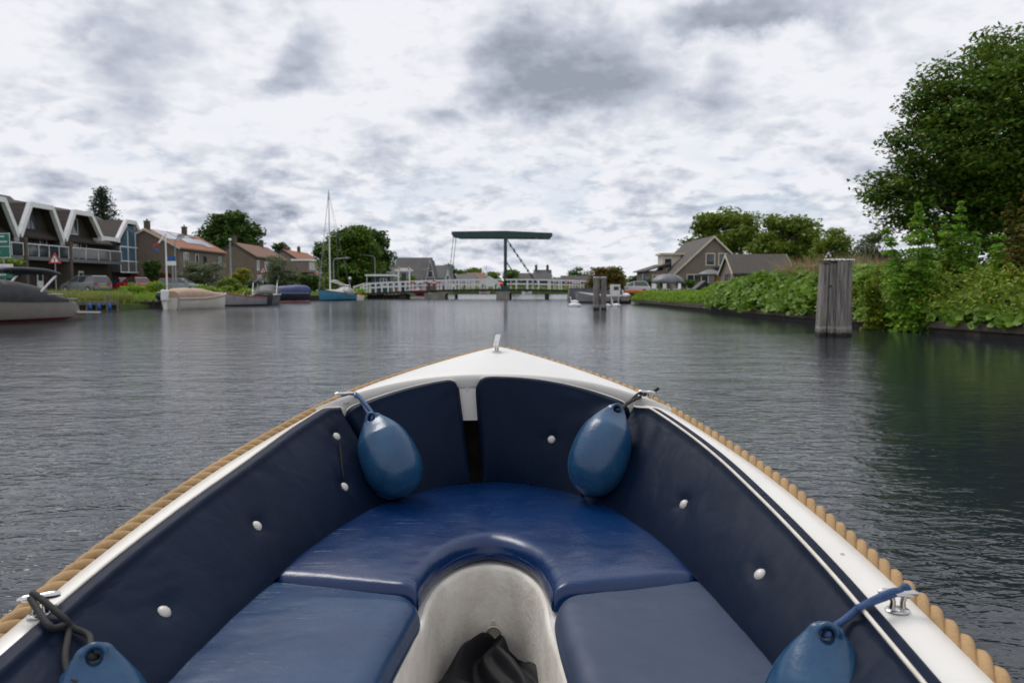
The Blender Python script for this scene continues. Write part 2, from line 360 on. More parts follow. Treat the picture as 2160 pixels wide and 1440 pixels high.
# ================================================================ OPEN BOAT (we stand in it)
XC = -0.07
def gplane(v): return 1.5-(.84-.122*v) if v > 1.3 else .8186-.122*(1-math.exp(-(1.3-v)))
ub = spl([-2.4,-1.8,-1,0,1,1.4,1.7,2.1,2.36,2.63,2.91,3.13,3.26,3.52,3.75,3.94,4.08,4.16,4.195],
         [.70,.80,.87,.895,.905,.902,.893,.858,.822,.768,.70,.637,.592,.465,.33,.205,.105,.040,.0])
mat('gelcoat', (.74,.72,.68), (.70,.68,.64), .32, 3, .03, 60, coat=.15)
mat('hull_paint', (.72,.71,.68), (.66,.65,.62), .25, 3)
mat('cream_floor', (.74,.70,.64), (.60,.56,.50), .6, 9, .55, 55, dist=.006)
mat('dark_locker', (.16,.12,.09), (.10,.075,.055), .8, 5)
def vinyl(name, c1, c2, rough, coat, wr=.25):
    m = bpy.data.materials.new(name); m.use_nodes = True; nt = m.node_tree; b = nt.nodes['Principled BSDF']
    tc = nt.nodes.new('ShaderNodeTexCoord'); O = tc.outputs['Object']
    f = sstep(nt, nz(nt, O, 3.5, 7, .6), .35, .68); nt.links.new(cmix(nt, f, c1, c2), b.inputs['Base Color'])
    mp = nt.nodes.new('ShaderNodeMapping'); nt.links.new(O, mp.inputs[0]); mp.inputs['Scale'].default_value = (4, 45, 10); mp.inputs['Rotation'].default_value = (0, 0, .35)
    scr = sstep(nt, nz(nt, mp.outputs[0], 2.2, 3, .6), .62, .74)
    r = mth(nt, 'ADD', mth(nt, 'MULTIPLY', nz(nt, O, 6, 6, .65), .22), mth(nt, 'MULTIPLY_ADD', scr, .14, rough-.11)); nt.links.new(r, b.inputs['Roughness'])
    b.inputs['Coat Weight'].default_value = coat; b.inputs['Coat Roughness'].default_value = .2; b.inputs['Specular IOR Level'].default_value = .4
    h = mth(nt, 'ADD', mth(nt, 'MULTIPLY', nz(nt, O, 9, 4, .55), .012*wr), mth(nt, 'ADD', mth(nt, 'MULTIPLY', nz(nt, O, 260, 3, .6), .0004), mth(nt, 'MULTIPLY', scr, -.0006)))
    bn = nt.nodes.new('ShaderNodeBump'); bn.inputs['Strength'].default_value = 1; bn.inputs['Distance'].default_value = 1
    nt.links.new(h, bn.inputs['Height']); nt.links.new(bn.outputs[0], b.inputs['Normal']); MATS[name] = m
vinyl('seat_vinyl', (.0006,.018,.082), (.001,.024,.098), .27, .10)
vinyl('seat_vinyl_grey', (.024,.040,.082), (.031,.049,.095), .48, .0, .15)
vinyl('seat_vinyl_left', (.003,.027,.086), (.005,.036,.105), .30, .08, .2)
def canvas_mat():
    m = bpy.data.materials.new('back_vinyl'); m.use_nodes = True; nt = m.node_tree; b = nt.nodes['Principled BSDF']
    tc = nt.nodes.new('ShaderNodeTexCoord'); O = tc.outputs['Object']
    f = sstep(nt, nz(nt, O, 2.5, 6, .65), .3, .7); nt.links.new(cmix(nt, f, (.0026,.0080,.0235), (.0038,.0108,.030)), b.inputs['Base Color'])
    b.inputs['Roughness'].default_value = .52; b.inputs['Specular IOR Level'].default_value = .10
    mp = nt.nodes.new('ShaderNodeMapping'); nt.links.new(O, mp.inputs[0]); mp.inputs['Scale'].default_value = (5, 5, 1.3); mp.inputs['Rotation'].default_value = (.25, .2, 0)
    h = mth(nt, 'ADD', mth(nt, 'MULTIPLY', nz(nt, mp.outputs[0], 1.7, 3, .45, .4), .013), mth(nt, 'MULTIPLY', nz(nt, O, 320, 2, .6), .0003))
    bn = nt.nodes.new('ShaderNodeBump'); bn.inputs['Strength'].default_value = .8; bn.inputs['Distance'].default_value = 1
    nt.links.new(h, bn.inputs['Height']); nt.links.new(bn.outputs[0], b.inputs['Normal']); MATS['back_vinyl'] = m
canvas_mat()
mat('piping', (.70,.66,.58), (.60,.56,.48), .6, 20)
mat('button', (.62,.60,.55), (.52,.50,.46), .35, 30)
mat('steel', (.62,.62,.62), (.5,.5,.5), .18, 9, metal=1.0)
def rope_mat():
    m = bpy.data.materials.new('rope'); m.use_nodes = True; nt = m.node_tree; b = nt.nodes['Principled BSDF']
    tc = nt.nodes.new('ShaderNodeTexCoord'); O = tc.outputs['Object']
    f = sstep(nt, nz(nt, O, 5, 6, .7), .3, .7); c = cmix(nt, f, (.43,.28,.14), (.31,.20,.10))
    g = sstep(nt, nz(nt, O, 170, 3, .6), .3, .7); c = cmix(nt, mth(nt, 'MULTIPLY', g, .35), c, (.56,.38,.20)); nt.links.new(c, b.inputs['Base Color'])
    b.inputs['Roughness'].default_value = .85; b.inputs['Specular IOR Level'].default_value = .2
    bn = nt.nodes.new('ShaderNodeBump'); bn.inputs['Strength'].default_value = .6; bn.inputs['Distance'].default_value = .003
    nt.links.new(nz(nt, O, 330, 3, .7), bn.inputs['Height']); nt.links.new(bn.outputs[0], b.inputs['Normal']); MATS['rope'] = m
rope_mat()
boat = thing('open_motorboat', 'cream open motorboat we are riding in, thick tan rope around its bow', 'boat', (XC, 1.0, 0))
def bld(mb, name, m, parent=boat, **k): return mb.build(name, m, parent, world=True, **k)
def W(u, v, z): return Vector((XC+u, v, z))
# hull skin
mb = MB(); rows = []
for v in [ -2.4+6.595*i/80 for i in range(81)]:
    b = ub(v); row = []
    zt = gplane(v)-.012
    prof = [(1.0, zt), (1.0, zt-.05), (.985, zt-.12), (.95, .45), (.88, .15), (.76, -.08), (.4, -.22), (0, -.26)]
    for k, (s, z) in enumerate(prof):
        vv = v if v < 2 else 2+(v-2)*(1-.028*k)
        row.append(W(b*s, vv, z))
    rows.append(row)
mb.grid(rows); mb.grid([[Vector((2*XC-p.x, p.y, p.z)) for p in r] for r in rows])
r0 = rows[0]; mb.add(r0+[Vector((2*XC-p.x, p.y, p.z)) for p in reversed(r0)], [tuple(range(2*len(r0)))])
bld(mb, 'hull', 'hull_paint', smooth=50)
# gunwale strips and foredeck
mb = MB()
GW = .115
def gw(s, v):
    xs = [.3,1.3,2.18,2.67,3.0,3.11]
    return float(np.interp(v, xs, [.107,.107,.085,.062,.058,.062] if s > 0 else [.057,.057,.071,.068,.040,.055]))+.012
for s in (-1, 1):
    rows = []
    for i in range(91):
        v = -2.4+5.55*i/90; b = ub(v); z = gplane(v)
        rows.append([W(s*b, v, z-.03), W(s*(b+.002), v, z-.008), W(s*(b-.006), v, z), W(s*(b-gw(s,v)*.5), v, z+.003), W(s*(b-gw(s,v)+.01), v, z), W(s*(b-gw(s,v)), v, z-.01), W(s*(b-gw(s,v)), v, z-.05)])
    mb.grid(rows)
mb.box(XC-.72, XC+.72, -2.42, -2.28, gplane(-2.4)-.05, gplane(-2.4)+.002)
bld(mb, 'gunwale', 'gelcoat', smooth=55)
def deckpt(a, r, dz=0.0):
    vv = 3.0+r*(4.19-3.0); s = 1-abs(a)**3.5
    v = vv+(.26*s)*(1-r)**1.2
    u = a*ub(vv); cam_ = .072*(1-a*a)*(1-r)**.6
    return W(u, v, gplane(v)+cam_*1.0+.0045+dz)
mb = MB(); rows = []
for i in range(29):
    r = i/28; r = r**.9
    rows.append([deckpt(-1+2*j/40, r) for j in range(41)])
# rolled lip along the after edge
lip = []
for k, (dv, dz) in enumerate([(0.0, 0.0), (-.006, .006), (-.014, .008), (-.022, .004), (-.025, -.004), (-.024, -.02), (-.018, -.045)]):
    lip.append([deckpt(-1+2*j/40, 0, dz)+Vector((0, dv*(1-abs(-1+2*j/40)**6), 0)) for j in range(41)])
mb.grid(list(reversed(lip))+rows[1:])
bld(mb, 'foredeck', 'gelcoat', smooth=60)
# backrest guide curves -------------------------------------------------
T = [0,.13,.26,.37,.5,.62,.72,.80,.87,.94,1.0]
vt = spl(T, [.3,1.0,1.6,2.1,2.5,2.8,3.0,3.11,3.175,3.215,3.23])
vb = spl(T, [.3,1.0,1.6,2.1,2.43,2.66,2.82,2.95,3.03,3.10,3.14])
ubm = spl(T, [.63,.63,.61,.565,.506,.445,.385,.29,.205,.115,.0])
utop_b = spl([.80,.87,.94,1.0], [.50,.36,.19,.0])
offR = spl([.3,1.3,2.18,2.67,3.0,3.11], [.107,.107,.085,.062,.058,.062])
offL = spl([.3,1.38,2.08,2.33,2.82,3.0,3.11], [.057,.057,.070,.075,.045,.040,.055])
SEAT = 1.5-.79
def top_pt(s, t):
    if t > 1: s, t = -s, 2-t
    v = vt(t)
    ua = ub(v)-(offR(v) if s > 0 else offL(v))
    w_ = min(1, max(0, (t-.70)/.10)); w_ = w_*w_*(3-2*w_)
    u = ua*(1-w_)+(utop_b(t) if t > .8 else .50+(.8-t)*1.0)*w_
    z = (gplane(v)+.014)*(1-w_)+(1.130-.33*u*u)*w_
    return W(s*u, v, z)
def bot_pt(s, t):
    if t > 1: s, t = -s, 2-t
    return W(s*(ubm(t)), vb(t), SEAT+.004)
def panel(name, s, t0, t1, nt_=70, label=None, wr=1.0, seed=0.0):
    n = 30; rows = []; thick = .042
    Tt = [top_pt(s, t0+(t1-t0)*i/nt_) for i in range(nt_+1)]; Bt = [bot_pt(s, t0+(t1-t0)*i/nt_) for i in range(nt_+1)]
    L = [0]
    for i in range(nt_): L.append(L[-1]+(Tt[i+1]-Tt[i]).length)
    for i in range(nt_+1):
        a, b = Tt[max(i-1, 0)], Tt[min(i+1, nt_)]; d = (b-a).normalized()
        inn = Vector((-d.y, d.x, 0)).normalized()
        if inn.dot(Vector((XC, 1.2, 0))-Tt[i]) < 0: inn = -inn
        e = min(L[i], L[-1]-L[i]); ef = math.sqrt(max(0, 1-(1-min(1, e/.022))**2))
        row = []; P0, B0 = Tt[i].copy(), Bt[i]; P0.z -= .045*(1-math.sqrt(max(0, 1-(1-min(1, e/.05))**2)))*(1 if (t0 > .6) else 0)
        th = thick*(.35+.65*ef)
        row.append(P0+inn*.0+Vector((0, 0, -.03)))
        row.append(P0+inn*.001)
        for k in range(1, 4): row.append(P0+inn*(th*.8*k/4)+Vector((0, 0, .003)))
        F = P0+inn*th
        for k in range(4):
            an = k/3*math.pi/2; row.append(F+inn*(-.012+.012*math.sin(an))+Vector((0, 0, .003-.014*(1-math.cos(an)))))
        for k in range(1, n+1):
            h = k/n; p = F.lerp(B0+inn*0, h); p.z = (F.z-.012)*(1-h)+B0.z*h
            pil = .020*math.sin(math.pi*min(1, h*1.02))**.7*ef
            q_ = (p.x*4.0+seed, p.y*4.0, p.z*2.5)
            wv = .010*nv(*q_)+.006*nv(q_[0]*2.6, q_[1]*2.6, q_[2]*1.2)
            fold = .0075*math.sin((L[i]*42+11*nv(L[i]*3, seed, h*2)))*math.exp(-h*4.5)*max(0, .35+nv(L[i]*2.1+seed, 3, 1)*1.8)
            row.append(p+inn*(pil+wr*(wv*math.sin(math.pi*h)+fold)*ef))
        row.append(B0-inn*.02+Vector((0, 0, -.01)))
        rows.append(row)
    mb = MB(); mb.grid(rows); mb.add(rows[0], [tuple(range(len(rows[0])))]); mb.add(rows[-1], [tuple(range(len(rows[-1])))])
    o = bld(mb, name, 'back_vinyl', smooth=70)
    if label: o['label'] = label
    o['rows'] = 0; del o['rows']
    return o, rows
def nearest(rows, px, py, k0=9):
    best = None
    for i in range(1, len(rows)-1):
        for k in range(k0, len(rows[0])-2):
            p = rows[i][k]; x, y = proj(p); d = (x-px)**2+(y-py)**2
            if best is None or d < best[0]: best = (d, i, k)
    _, i, k = best; p = rows[i][k]; nrm = (rows[i+1][k]-rows[i-1][k]).cross(rows[i][k+1]-rows[i][k-1]).normalized()
    if nrm.dot(Vector((0, 0, 1.5))-p) < 0: nrm = -nrm
    return p, nrm
def button(rows, px, py, parent):
    p, n = nearest(rows, px, py)
    for vtx in parent.data.vertices:      # the button pulls the vinyl in
        d_ = (vtx.co+boat.location-p).length
        if d_ < .12: vtx.co -= n*(.011*math.exp(-(d_/.022)**2)+.004*math.exp(-(d_/.055)**2)*(1+.5*math.sin(6*math.atan2(vtx.co.z-p.z+boat.location.z, vtx.co.y+boat.location.y-p.y))))
    p = p-n*.010; mb = MB(); a = n.orthogonal().normalized(); b = n.cross(a); prof = [(.0005,.0095),(.006,.009),(.0115,.0065),(.0155,.002),(.0165,-.003)]
    mb.grid([[p+n*z+(a*math.cos(2*math.pi*k/16)+b*math.sin(2*math.pi*k/16))*r for k in range(16)] for r, z in prof], cv=True)
    o = mb.build('button', 'button', None, smooth=80)
    # sub-part of the backrest (same origin as the boat root)
    for vtx in o.data.vertices: vtx.co -= boat.location
    o.parent = parent; return p
pR, rR = panel('backrest', 1, 0.0, .768, 90, 'long starboard backrest with cream piping along its top', seed=3.1)
pL, rL = panel('backrest', -1, 0.0, .745, 90, 'long port backrest with a small tear between two buttons', seed=7.7)
pBL, rBL = panel('backrest', -1, .752, .955, 40, 'narrow bow backrest left of the white post', seed=1.4)
pBR, rBR = panel('backrest', 1, .775, 1.024, 46, 'wide bow backrest right of the white post', seed=5.2)
for (rw, pa, lst) in ((rR, pR, [(1595,1199),(1438,1059)]), (rL, pL, [(360,1278),(548,1106),(729,1021),(712,917)]), (rBR, pBR, [(1161,925)])):
    for x, y in lst: button(rw, x, y, pa)
def subpart(mb, name, m, parent, **k):
    mb.v = [tuple(Vector(p)-boat.location) for p in mb.v]; return mb.build(name, m, parent, **k)
# torn seam between the two fore buttons
p1, n1 = nearest(rL, 713, 925); p2, n2 = nearest(rL, 727, 1010)
mb = MB(); mat('tear', (.002,.002,.004), (.004,.004,.006), .9)
cc = curve([p1+n1*.002+Vector((.004,0,0)), p1.lerp(p2, .35)+n1*.006, p1.lerp(p2, .7)+n1*.006+Vector((-.003,0,0)), p2+n2*.003], 5)
mb.tube(cc, [.0008+.0028*math.sin(math.pi*i/(len(cc)-1)) for i in range(len(cc))], 6); subpart(mb, 'tear', 'tear', pL)
# cream piping
mb = MB(); mb.tube([r[6]+Vector((0, 0, .004)) for r in rR], .0045, 8); subpart(mb, 'piping', 'piping', pR, smooth=80)
mb = MB(); mb.tube([r[1]+Vector((0, 0, .003)) for r in rL[30:]], .0035, 8); subpart(mb, 'piping', 'piping', pL, smooth=80)
mb = MB(); mb.tube([r[1]+Vector((0, 0, .003)) for r in rBL[1:-1]], .003, 8); subpart(mb, 'piping', 'piping', pBL, smooth=80)
mb = MB(); mb.tube([r[1]+Vector((0, 0, .003)) for r in rBR[1:-1]], .003, 8); subpart(mb, 'piping', 'piping', pBR, smooth=80)
# inner lining behind the cushions, white bow bulkhead with the locker opening beneath
mb = MB()
for s in (-1, 1):
    rows = []
    for i in range(61):
        t = .0+.78*i/60; a = top_pt(s, t); b = bot_pt(s, t); v = vt(t)
        o_ = Vector((s*.03, .02, 0)); a2 = a+Vector((s*.03*(1-t)-.0*s, .03 if t > .7 else 0, -.05)); a2.x = XC+s*min(s*(a2.x-XC), ub(v)-gw(s,v)-.0)
        rows.append([a2, a2.lerp(b+o_, .5), b+o_, b+o_+Vector((0, 0, -.12))])
    rows.insert(0, [p+Vector((s*.02, -2.6, -.05)) for p in rows[0]])
    mb.grid(rows)
bld(mb, 'inner_lining', 'gelcoat', smooth=60)
mb = MB(); rows = []
for i in range(41):
    a = -1+2*i/40; p = deckpt(a*.9, 0, -.04)+Vector((0, -.012, 0)); b = Vector((p.x, p.y-.02, 1.5-.548)); rows.append([p, p.lerp(b, .5), b, b+Vector((0, .03, 0)), p+Vector((0, .03, 0))])
mb.grid(rows); bld(mb, 'bulkhead', 'gelcoat', smooth=50)
mb = MB(); pts_ = [(-.5,3.1),(-.3,3.36),(-.12,3.52),(.05,3.55),(.3,3.36),(.5,3.1)]
mb.grid([[W(u, v, z) for u, v in pts_] for z in (1.0, .40)]); mb.grid([[W(u*.3, v-.5 , z) for u, v in pts_] for z in (.64, .63)])
bld(mb, 'locker', 'dark_locker')
mb = MB(); c_ = rBL[-1]; mb.tube([W(-.11, 3.19, 1.5-.415), W(-.11, 3.178, 1.5-.415)], [.0085, .0085], 12); mb.tube([W(-.11, 3.183, 1.5-.415), W(-.11, 3.174, 1.5-.415)], [.0045, .0045], 10)
bld(mb, 'screw', 'steel')
# bench shell and floor basin
arch = [(-.21,.0),(-.21,1.0),(-.197,1.5),(-.175,1.78),(-.155,1.95),(-.152,2.10),(-.132,2.23),(-.082,2.345),(-.03,2.385),(.03,2.39),(.085,2.35),(.132,2.24),(.153,2.11),(.158,1.95),(.175,1.78),(.197,1.5),(.21,1.0),(.21,0)]
C_ = curve([(a, b, 0) for a, b in arch], 6); N_ = len(C_); cen = Vector((0, 1.6, 0))
ZS, ZF = 1.5-.862, 1.5-1.20
def basin_ring(off, z):
    o = []
    for i, p in enumerate(C_):
        d = (C_[min(i+1, N_-1)]-C_[max(i-1, 0)]).normalized(); n = Vector((d.y, -d.x, 0)); q_ = p+n*off
        if p.x < -.01: q_.x = min(q_.x, -.004)
        if p.x > .01: q_.x = max(q_.x, .004)
        o.append(W(q_.x, q_.y, z))
    return o
mb = MB(); rf = .055
rings = [basin_ring(-.012, ZS+.004), basin_ring(-.004, ZS+.002), basin_ring(0, ZS-.01)]
for k in range(1, 6): rings.append(basin_ring(.012*k/5, ZS-.01-(ZS-.01-ZF-rf)*k/5))
for k in range(1, 9):
    an = k/8*math.pi/2; rings.append(basin_ring(.012+rf*(1-math.cos(an)), ZF+rf*(1-math.sin(an))))
mb.grid(rings); last = rings[-1]; h_ = N_//2
mb.grid([[last[i], last[N_-1-i]] for i in range(h_)]+[[last[h_-1] , last[h_]]] if N_ % 2 == 0 else [[last[i], last[N_-1-i]] for i in range(h_+1)])
bld(mb, 'floor', 'cream_floor', smooth=60)
mb = MB(); outl = []
for i, p in enumerate(C_):      # flat bench top from the basin rim out to the lining
    f = i/(N_-1); s = -1 if f < .5 else 1; t = (f*2 if f < .5 else 2-2*f)
    q_ = bot_pt(s, min(1, t)); outl.append(Vector((q_.x, q_.y+.03, ZS+.002)))
ring = [p+Vector((0, 0, -.002)) for p in rings[0]]
mb.grid([ring, outl]); bld(mb, 'bench', 'gelcoat', smooth=30)
# ring bolt on the riser
mb = MB(); rb = at(1041, 1311, 2.395); mb.tube([rb+Vector((0, .015, 0)), rb+Vector((0, -.012, 0))], [.012, .009], 14)
bld(mb, 'drain_plug', 'button', smooth=50)
mat('stain', (.36,.33,.25), (.30,.27,.20), .6, 20)
rc = at(1041, 1340, 2.372); mb = MB(); mb.tube([rc+Vector((0,.0,0)), rc+Vector((0,.006,0))], .026, 20); bld(mb, 'plate', 'stain')
mb = MB()
mb.tube([rc+Vector((.027*math.cos(k*math.pi/12), -.004, .030*math.sin(k*math.pi/12))) for k in range(25)], .0028, 8); bld(mb, 'pull_ring', 'button', smooth=80)
# thick three-strand rope round the gunwale
mb = MB(); path = []
vs_ = [0.55+ (4.195-.55)*i/900 for i in range(901)]
for s in (-1, 1):
    pp = []
    for v in vs_:
        b = ub(v); db = (ub(v+.01)-ub(v-.01))/.02 if v < 4.18 else -4; n = Vector((1, -db, 0)).normalized()
        pp.append(W(s*(b+n.x*.015), v+n.y*.015, gplane(v)-.012))
    # even spacing
    L = [0]
    for i in range(len(pp)-1): L.append(L[-1]+(pp[i+1]-pp[i]).length)
    M = int(L[-1]/.0065); arr = np.array([[p.x, p.y, p.z] for p in pp]); Ls = np.linspace(0, L[-1], M)
    ctr = [Vector((np.interp(l, L, arr[:, 0]), np.interp(l, L, arr[:, 1]), np.interp(l, L, arr[:, 2]))) for l in Ls]
    for j in range(3):
        st = []
        for i, c in enumerate(ctr):
            d = (ctr[min(i+1, M-1)]-ctr[max(i-1, 0)]).normalized(); a = d.cross(Vector((0, 0, 1))).normalized(); b = a.cross(d)
            th = -(2*math.pi*Ls[i]/.155)+.5*nv(Ls[i]*2.2, s*3, 1)+j*2*math.pi/3
            st.append(c+(a*math.cos(th)+b*math.sin(th))*.0122)
        mb.tube(st, .0120, 9)
bld(mb, 'rubbing_rope', 'rope', smooth=80)
# mooring cleats
def cleat(p, d, L=.075, tilt=0.0, name='cleat'):
    """p foot on the deck, d horizontal direction of the horn bar"""
    mb = MB(); d = Vector(d).normalized(); a = Vector((-d.y, d.x, 0))
    pr = [(.020,0),(.021,.002),(.019,.004)]
    mb.grid([[p+(d*math.cos(2*math.pi*k/16)*1.15+a*math.sin(2*math.pi*k/16))*r+Vector((0,0,z)) for k in range(16)] for r, z in pr], cv=True); mb.add([p+(d*math.cos(2*math.pi*k/16)*1.15+a*math.sin(2*math.pi*k/16))*.019+Vector((0,0,.004)) for k in range(16)], [tuple(range(16))])
    for s in (-1, 1): mb.tube([p+d*s*.011, p+d*s*.009+Vector((0,0,.018)), p+d*s*.013+Vector((0,0,.032))], [.007,.0055,.006], 10)
    mb.tube(curve([p+d*-L/2+Vector((0,0,.036-tilt)), p+d*-L*.3+Vector((0,0,.037-tilt*.6)), p+Vector((0,0,.036)), p+d*L*.3+Vector((0,0,.037+tilt*.6)), p+d*L/2+Vector((0,0,.036+tilt))], 3), [.004,.0062,.0075,.008,.008,.008,.008,.008,.008,.008,.0075,.0062,.004], 10)
    return bld(mb, name, 'steel', smooth=60)
def gpt(px, py):
    d = ray(px, py); t = -.84/(d.z-.122*d.y); p = d*t; return Vector((p.x, p.y, p.z+1.5+.003))
cFR = gpt(1364, 848); cFL = gpt(726, 851); cNL = gpt(84, 1300); cNR = gpt(1893, 1290)
cleat(cFR, (.9,-.5,0)); cleat(cFL, (.9,.5,0)); cleat(cNL, (.8,.45,0)); cleat(cNR, (1,-.15,0))
mb = MB(); bp = at(1048, 757, 3.93); bp = deckpt(0, (bp.y-3.22)/.98); bp.x = at(1048, 757, bp.y).x   # tall bow cleat, plate and slanted bar
mb.box(bp.x-.022, bp.x+.022, bp.y-.03, bp.y+.03, bp.z-.002, bp.z+.004)
mb.tube([bp+Vector((0,0,0)), bp+Vector((-.001,-.004,.03))], [.011,.0085], 10)
mb.beam(bp+Vector((-.004,-.055,.032)), bp+Vector((.006,.075,.078)), .027, .010)
o = bld(mb, 'bow_cleat', 'steel'); bv = o.modifiers.new('bevel', 'BEVEL'); bv.width = .002; bv.segments = 2
for (x, y) in ((233,1185),(1777,1171)):
    p = gpt(x, y); mb = MB(); mb.cyl(p.x, p.y, p.z-.004, p.z+.0015, .0045, 10); bld(mb, 'screw', 'steel')
# ---------------------------------------------------------------- loose seat cushions
def cushion(name, label, outer, inner, m, ztop, thick=.065, n=40, k=36, rr=.05, ends=(True, True), group='blue seat cushions in the bow', crown=.008, seed=0., ei=None):
    """outer/inner: functions f in 0..1 -> (u,v); rows run along f, columns from outer to inner"""
    root = None; rows = []
    P = [[None]*(k+1) for _ in range(n+1)]; Lf = 0
    A = [Vector((*outer(i/n), 0)) for i in range(n+1)]; B = [Vector((*inner(i/n), 0)) for i in range(n+1)]
    mid = [(a+b)/2 for a, b in zip(A, B)]; L = [0]
    for i in range(n): L.append(L[-1]+(mid[i+1]-mid[i]).length)
    def qr(e, r=rr): # drop from the flat top near an edge
        x = min(1, e/r); return (1-math.sqrt(max(0, 1-(1-x)**2)))
    for i in range(n+1):
        e1 = min(L[i] if ends[0] else 9, L[-1]-L[i] if ends[1] else 9); row = []
        wdt = (B[i]-A[i]).length
        for j in range(k+1):
            c = .5-.5*math.cos(math.pi*j/k) ; p = A[i].lerp(B[i], c); e2 = (1-c)*wdt; e3 = c*wdt
            dr = .034*qr(e2)+.03*qr(e1, .035)+.026*qr(e3, .03)
            z = ztop-dr+crown*math.sin(math.pi*c)**.5*min(1, e1/.1) + .0035*nv(p.x*6+seed, p.y*6, seed)+.0012*nv(p.x*22, p.y*22, seed)
            row.append(W(p.x, p.y, z))
        # side face on the inner edge
        d = (B[i]-A[i]).normalized(); q_ = B[i]
        for z2, o_ in ((-.040, .004), (-thick*.75, .006), (-thick+.006, .004), (-thick, -.004)):
            row.append(W(q_.x+d.x*o_, q_.y+d.y*o_, ztop+z2+.001*nv(q_.x*30, q_.y*30, z2*40)))
        a = A[i]; row.append(W(a.x, a.y, ztop-thick)); row.append(W(a.x, a.y, ztop-.03))
        rows.append(row)
    mb = MB(); mb.grid(rows, cv=True); mb.add(rows[0], [tuple(range(len(rows[0])))]); mb.add(rows[-1], [tuple(range(len(rows[-1])))])
    o = mb.build(name, m, None, smooth=50)
    c = W(*( (A[n//2]+B[n//2])/2).xy, 0); c.z = ztop-thick
    for vtx in o.data.vertices: vtx.co -= c
    o.location = c; tag(o, label, 'seat cushion', group); 
    # seam welt along the inner top edge
    w_ = MB(); w_.tube([r[k]+Vector((0, 0, -.004)) for r in rows[1:-1]], .0022, 6); w_.v = [tuple(Vector(p)-c) for p in w_.v]
    w_.build('seam', m, o, smooth=80)
    return o
ZT = 1.5-.780
tb_ = [(-.585,2.10),(-.525,2.46),(-.395,2.84),(-.21,3.065),(0,3.15),(.21,3.065),(.395,2.84),(.525,2.46),(.585,2.10)]
oc = curve([(a, b, 0) for a, b in tb_], 12)
ic_pts = [(-.178,2.020),(-.166,2.13),(-.14,2.25),(-.081,2.365),(0,2.42),(.081,2.37),(.14,2.26),(.166,2.13),(.178,2.02)]
ic = curve([(a, b, 0) for a, b in ic_pts], 12)
def samp(c): 
    def f(x): 
        y = x*(len(c)-1); i = min(int(y), len(c)-2); p = c[i].lerp(c[i+1], y-i); return (p.x, p.y)
    return f
cushion('seat_cushion', 'glossy royal blue horseshoe seat cushion at the bow, cut out round the floor', samp(oc), samp(ic), 'seat_vinyl', ZT, .068, 110, 36, .055, seed=2.)
def side_out(s):
    c = [(s*.67,.55,0),(s*.665,1.2,0),(s*.65,1.6,0),(s*.612,1.95,0),(s*.585,2.12,0)]; c = curve(c, 12); return samp(c)
def side_in(s):
    c = [(s*.205,.55,0),(s*.203,1.3,0),(s*.196,1.60,0),(s*.172,1.85,0),(s*.165,1.94,0),(s*.19,1.995,0)] if s < 0 else [(s*.215,.55,0),(s*.208,1.3,0),(s*.197,1.60,0),(s*.184,1.80,0),(s*.182,1.93,0),(s*.20,1.995,0)]
    return samp(curve([Vector(p) for p in c], 12))
cushion('seat_cushion', 'blue seat cushion on the left bench of the boat, sheen along its inner edge', side_out(-1), side_in(-1), 'seat_vinyl_left', ZT-.010, .07, 90, 36, .05, seed=5.)
cushion('seat_cushion', 'faded grey-blue seat cushion on the right bench of the boat', side_out(1), side_in(1), 'seat_vinyl_grey', ZT-.010, .07, 90, 36, .05, seed=9.)
# ---------------------------------------------------------------- fenders
def fender_mat():
    m = bpy.data.materials.new('fender'); m.use_nodes = True; nt = m.node_tree; b = nt.nodes['Principled BSDF']
    tc = nt.nodes.new('ShaderNodeTexCoord'); O = tc.outputs['Object']
    f = sstep(nt, nz(nt, O, 9, 7, .65), .35, .68); nt.links.new(cmix(nt, f, (.007,.050,.125), (.018,.075,.155)), b.inputs['Base Color'])
    nt.links.new(mth(nt, 'MULTIPLY_ADD', nz(nt, O, 14, 6, .7), .22, .18), b.inputs['Roughness'])
    bn = nt.nodes.new('ShaderNodeBump'); bn.inputs['Strength'].default_value = .5; bn.inputs['Distance'].default_value = .004
    nt.links.new(nz(nt, O, 22, 5, .6), bn.inputs['Height']); nt.links.new(bn.outputs[0], b.inputs['Normal']); MATS['fender'] = m
fender_mat()
mat('blue_cord', (.025,.065,.17), (.045,.09,.21), .8, 120, .8, 200, dist=.002)
mat('black_cord', (.008,.008,.010), (.014,.014,.016), .75, 120, .8, 200, dist=.002)
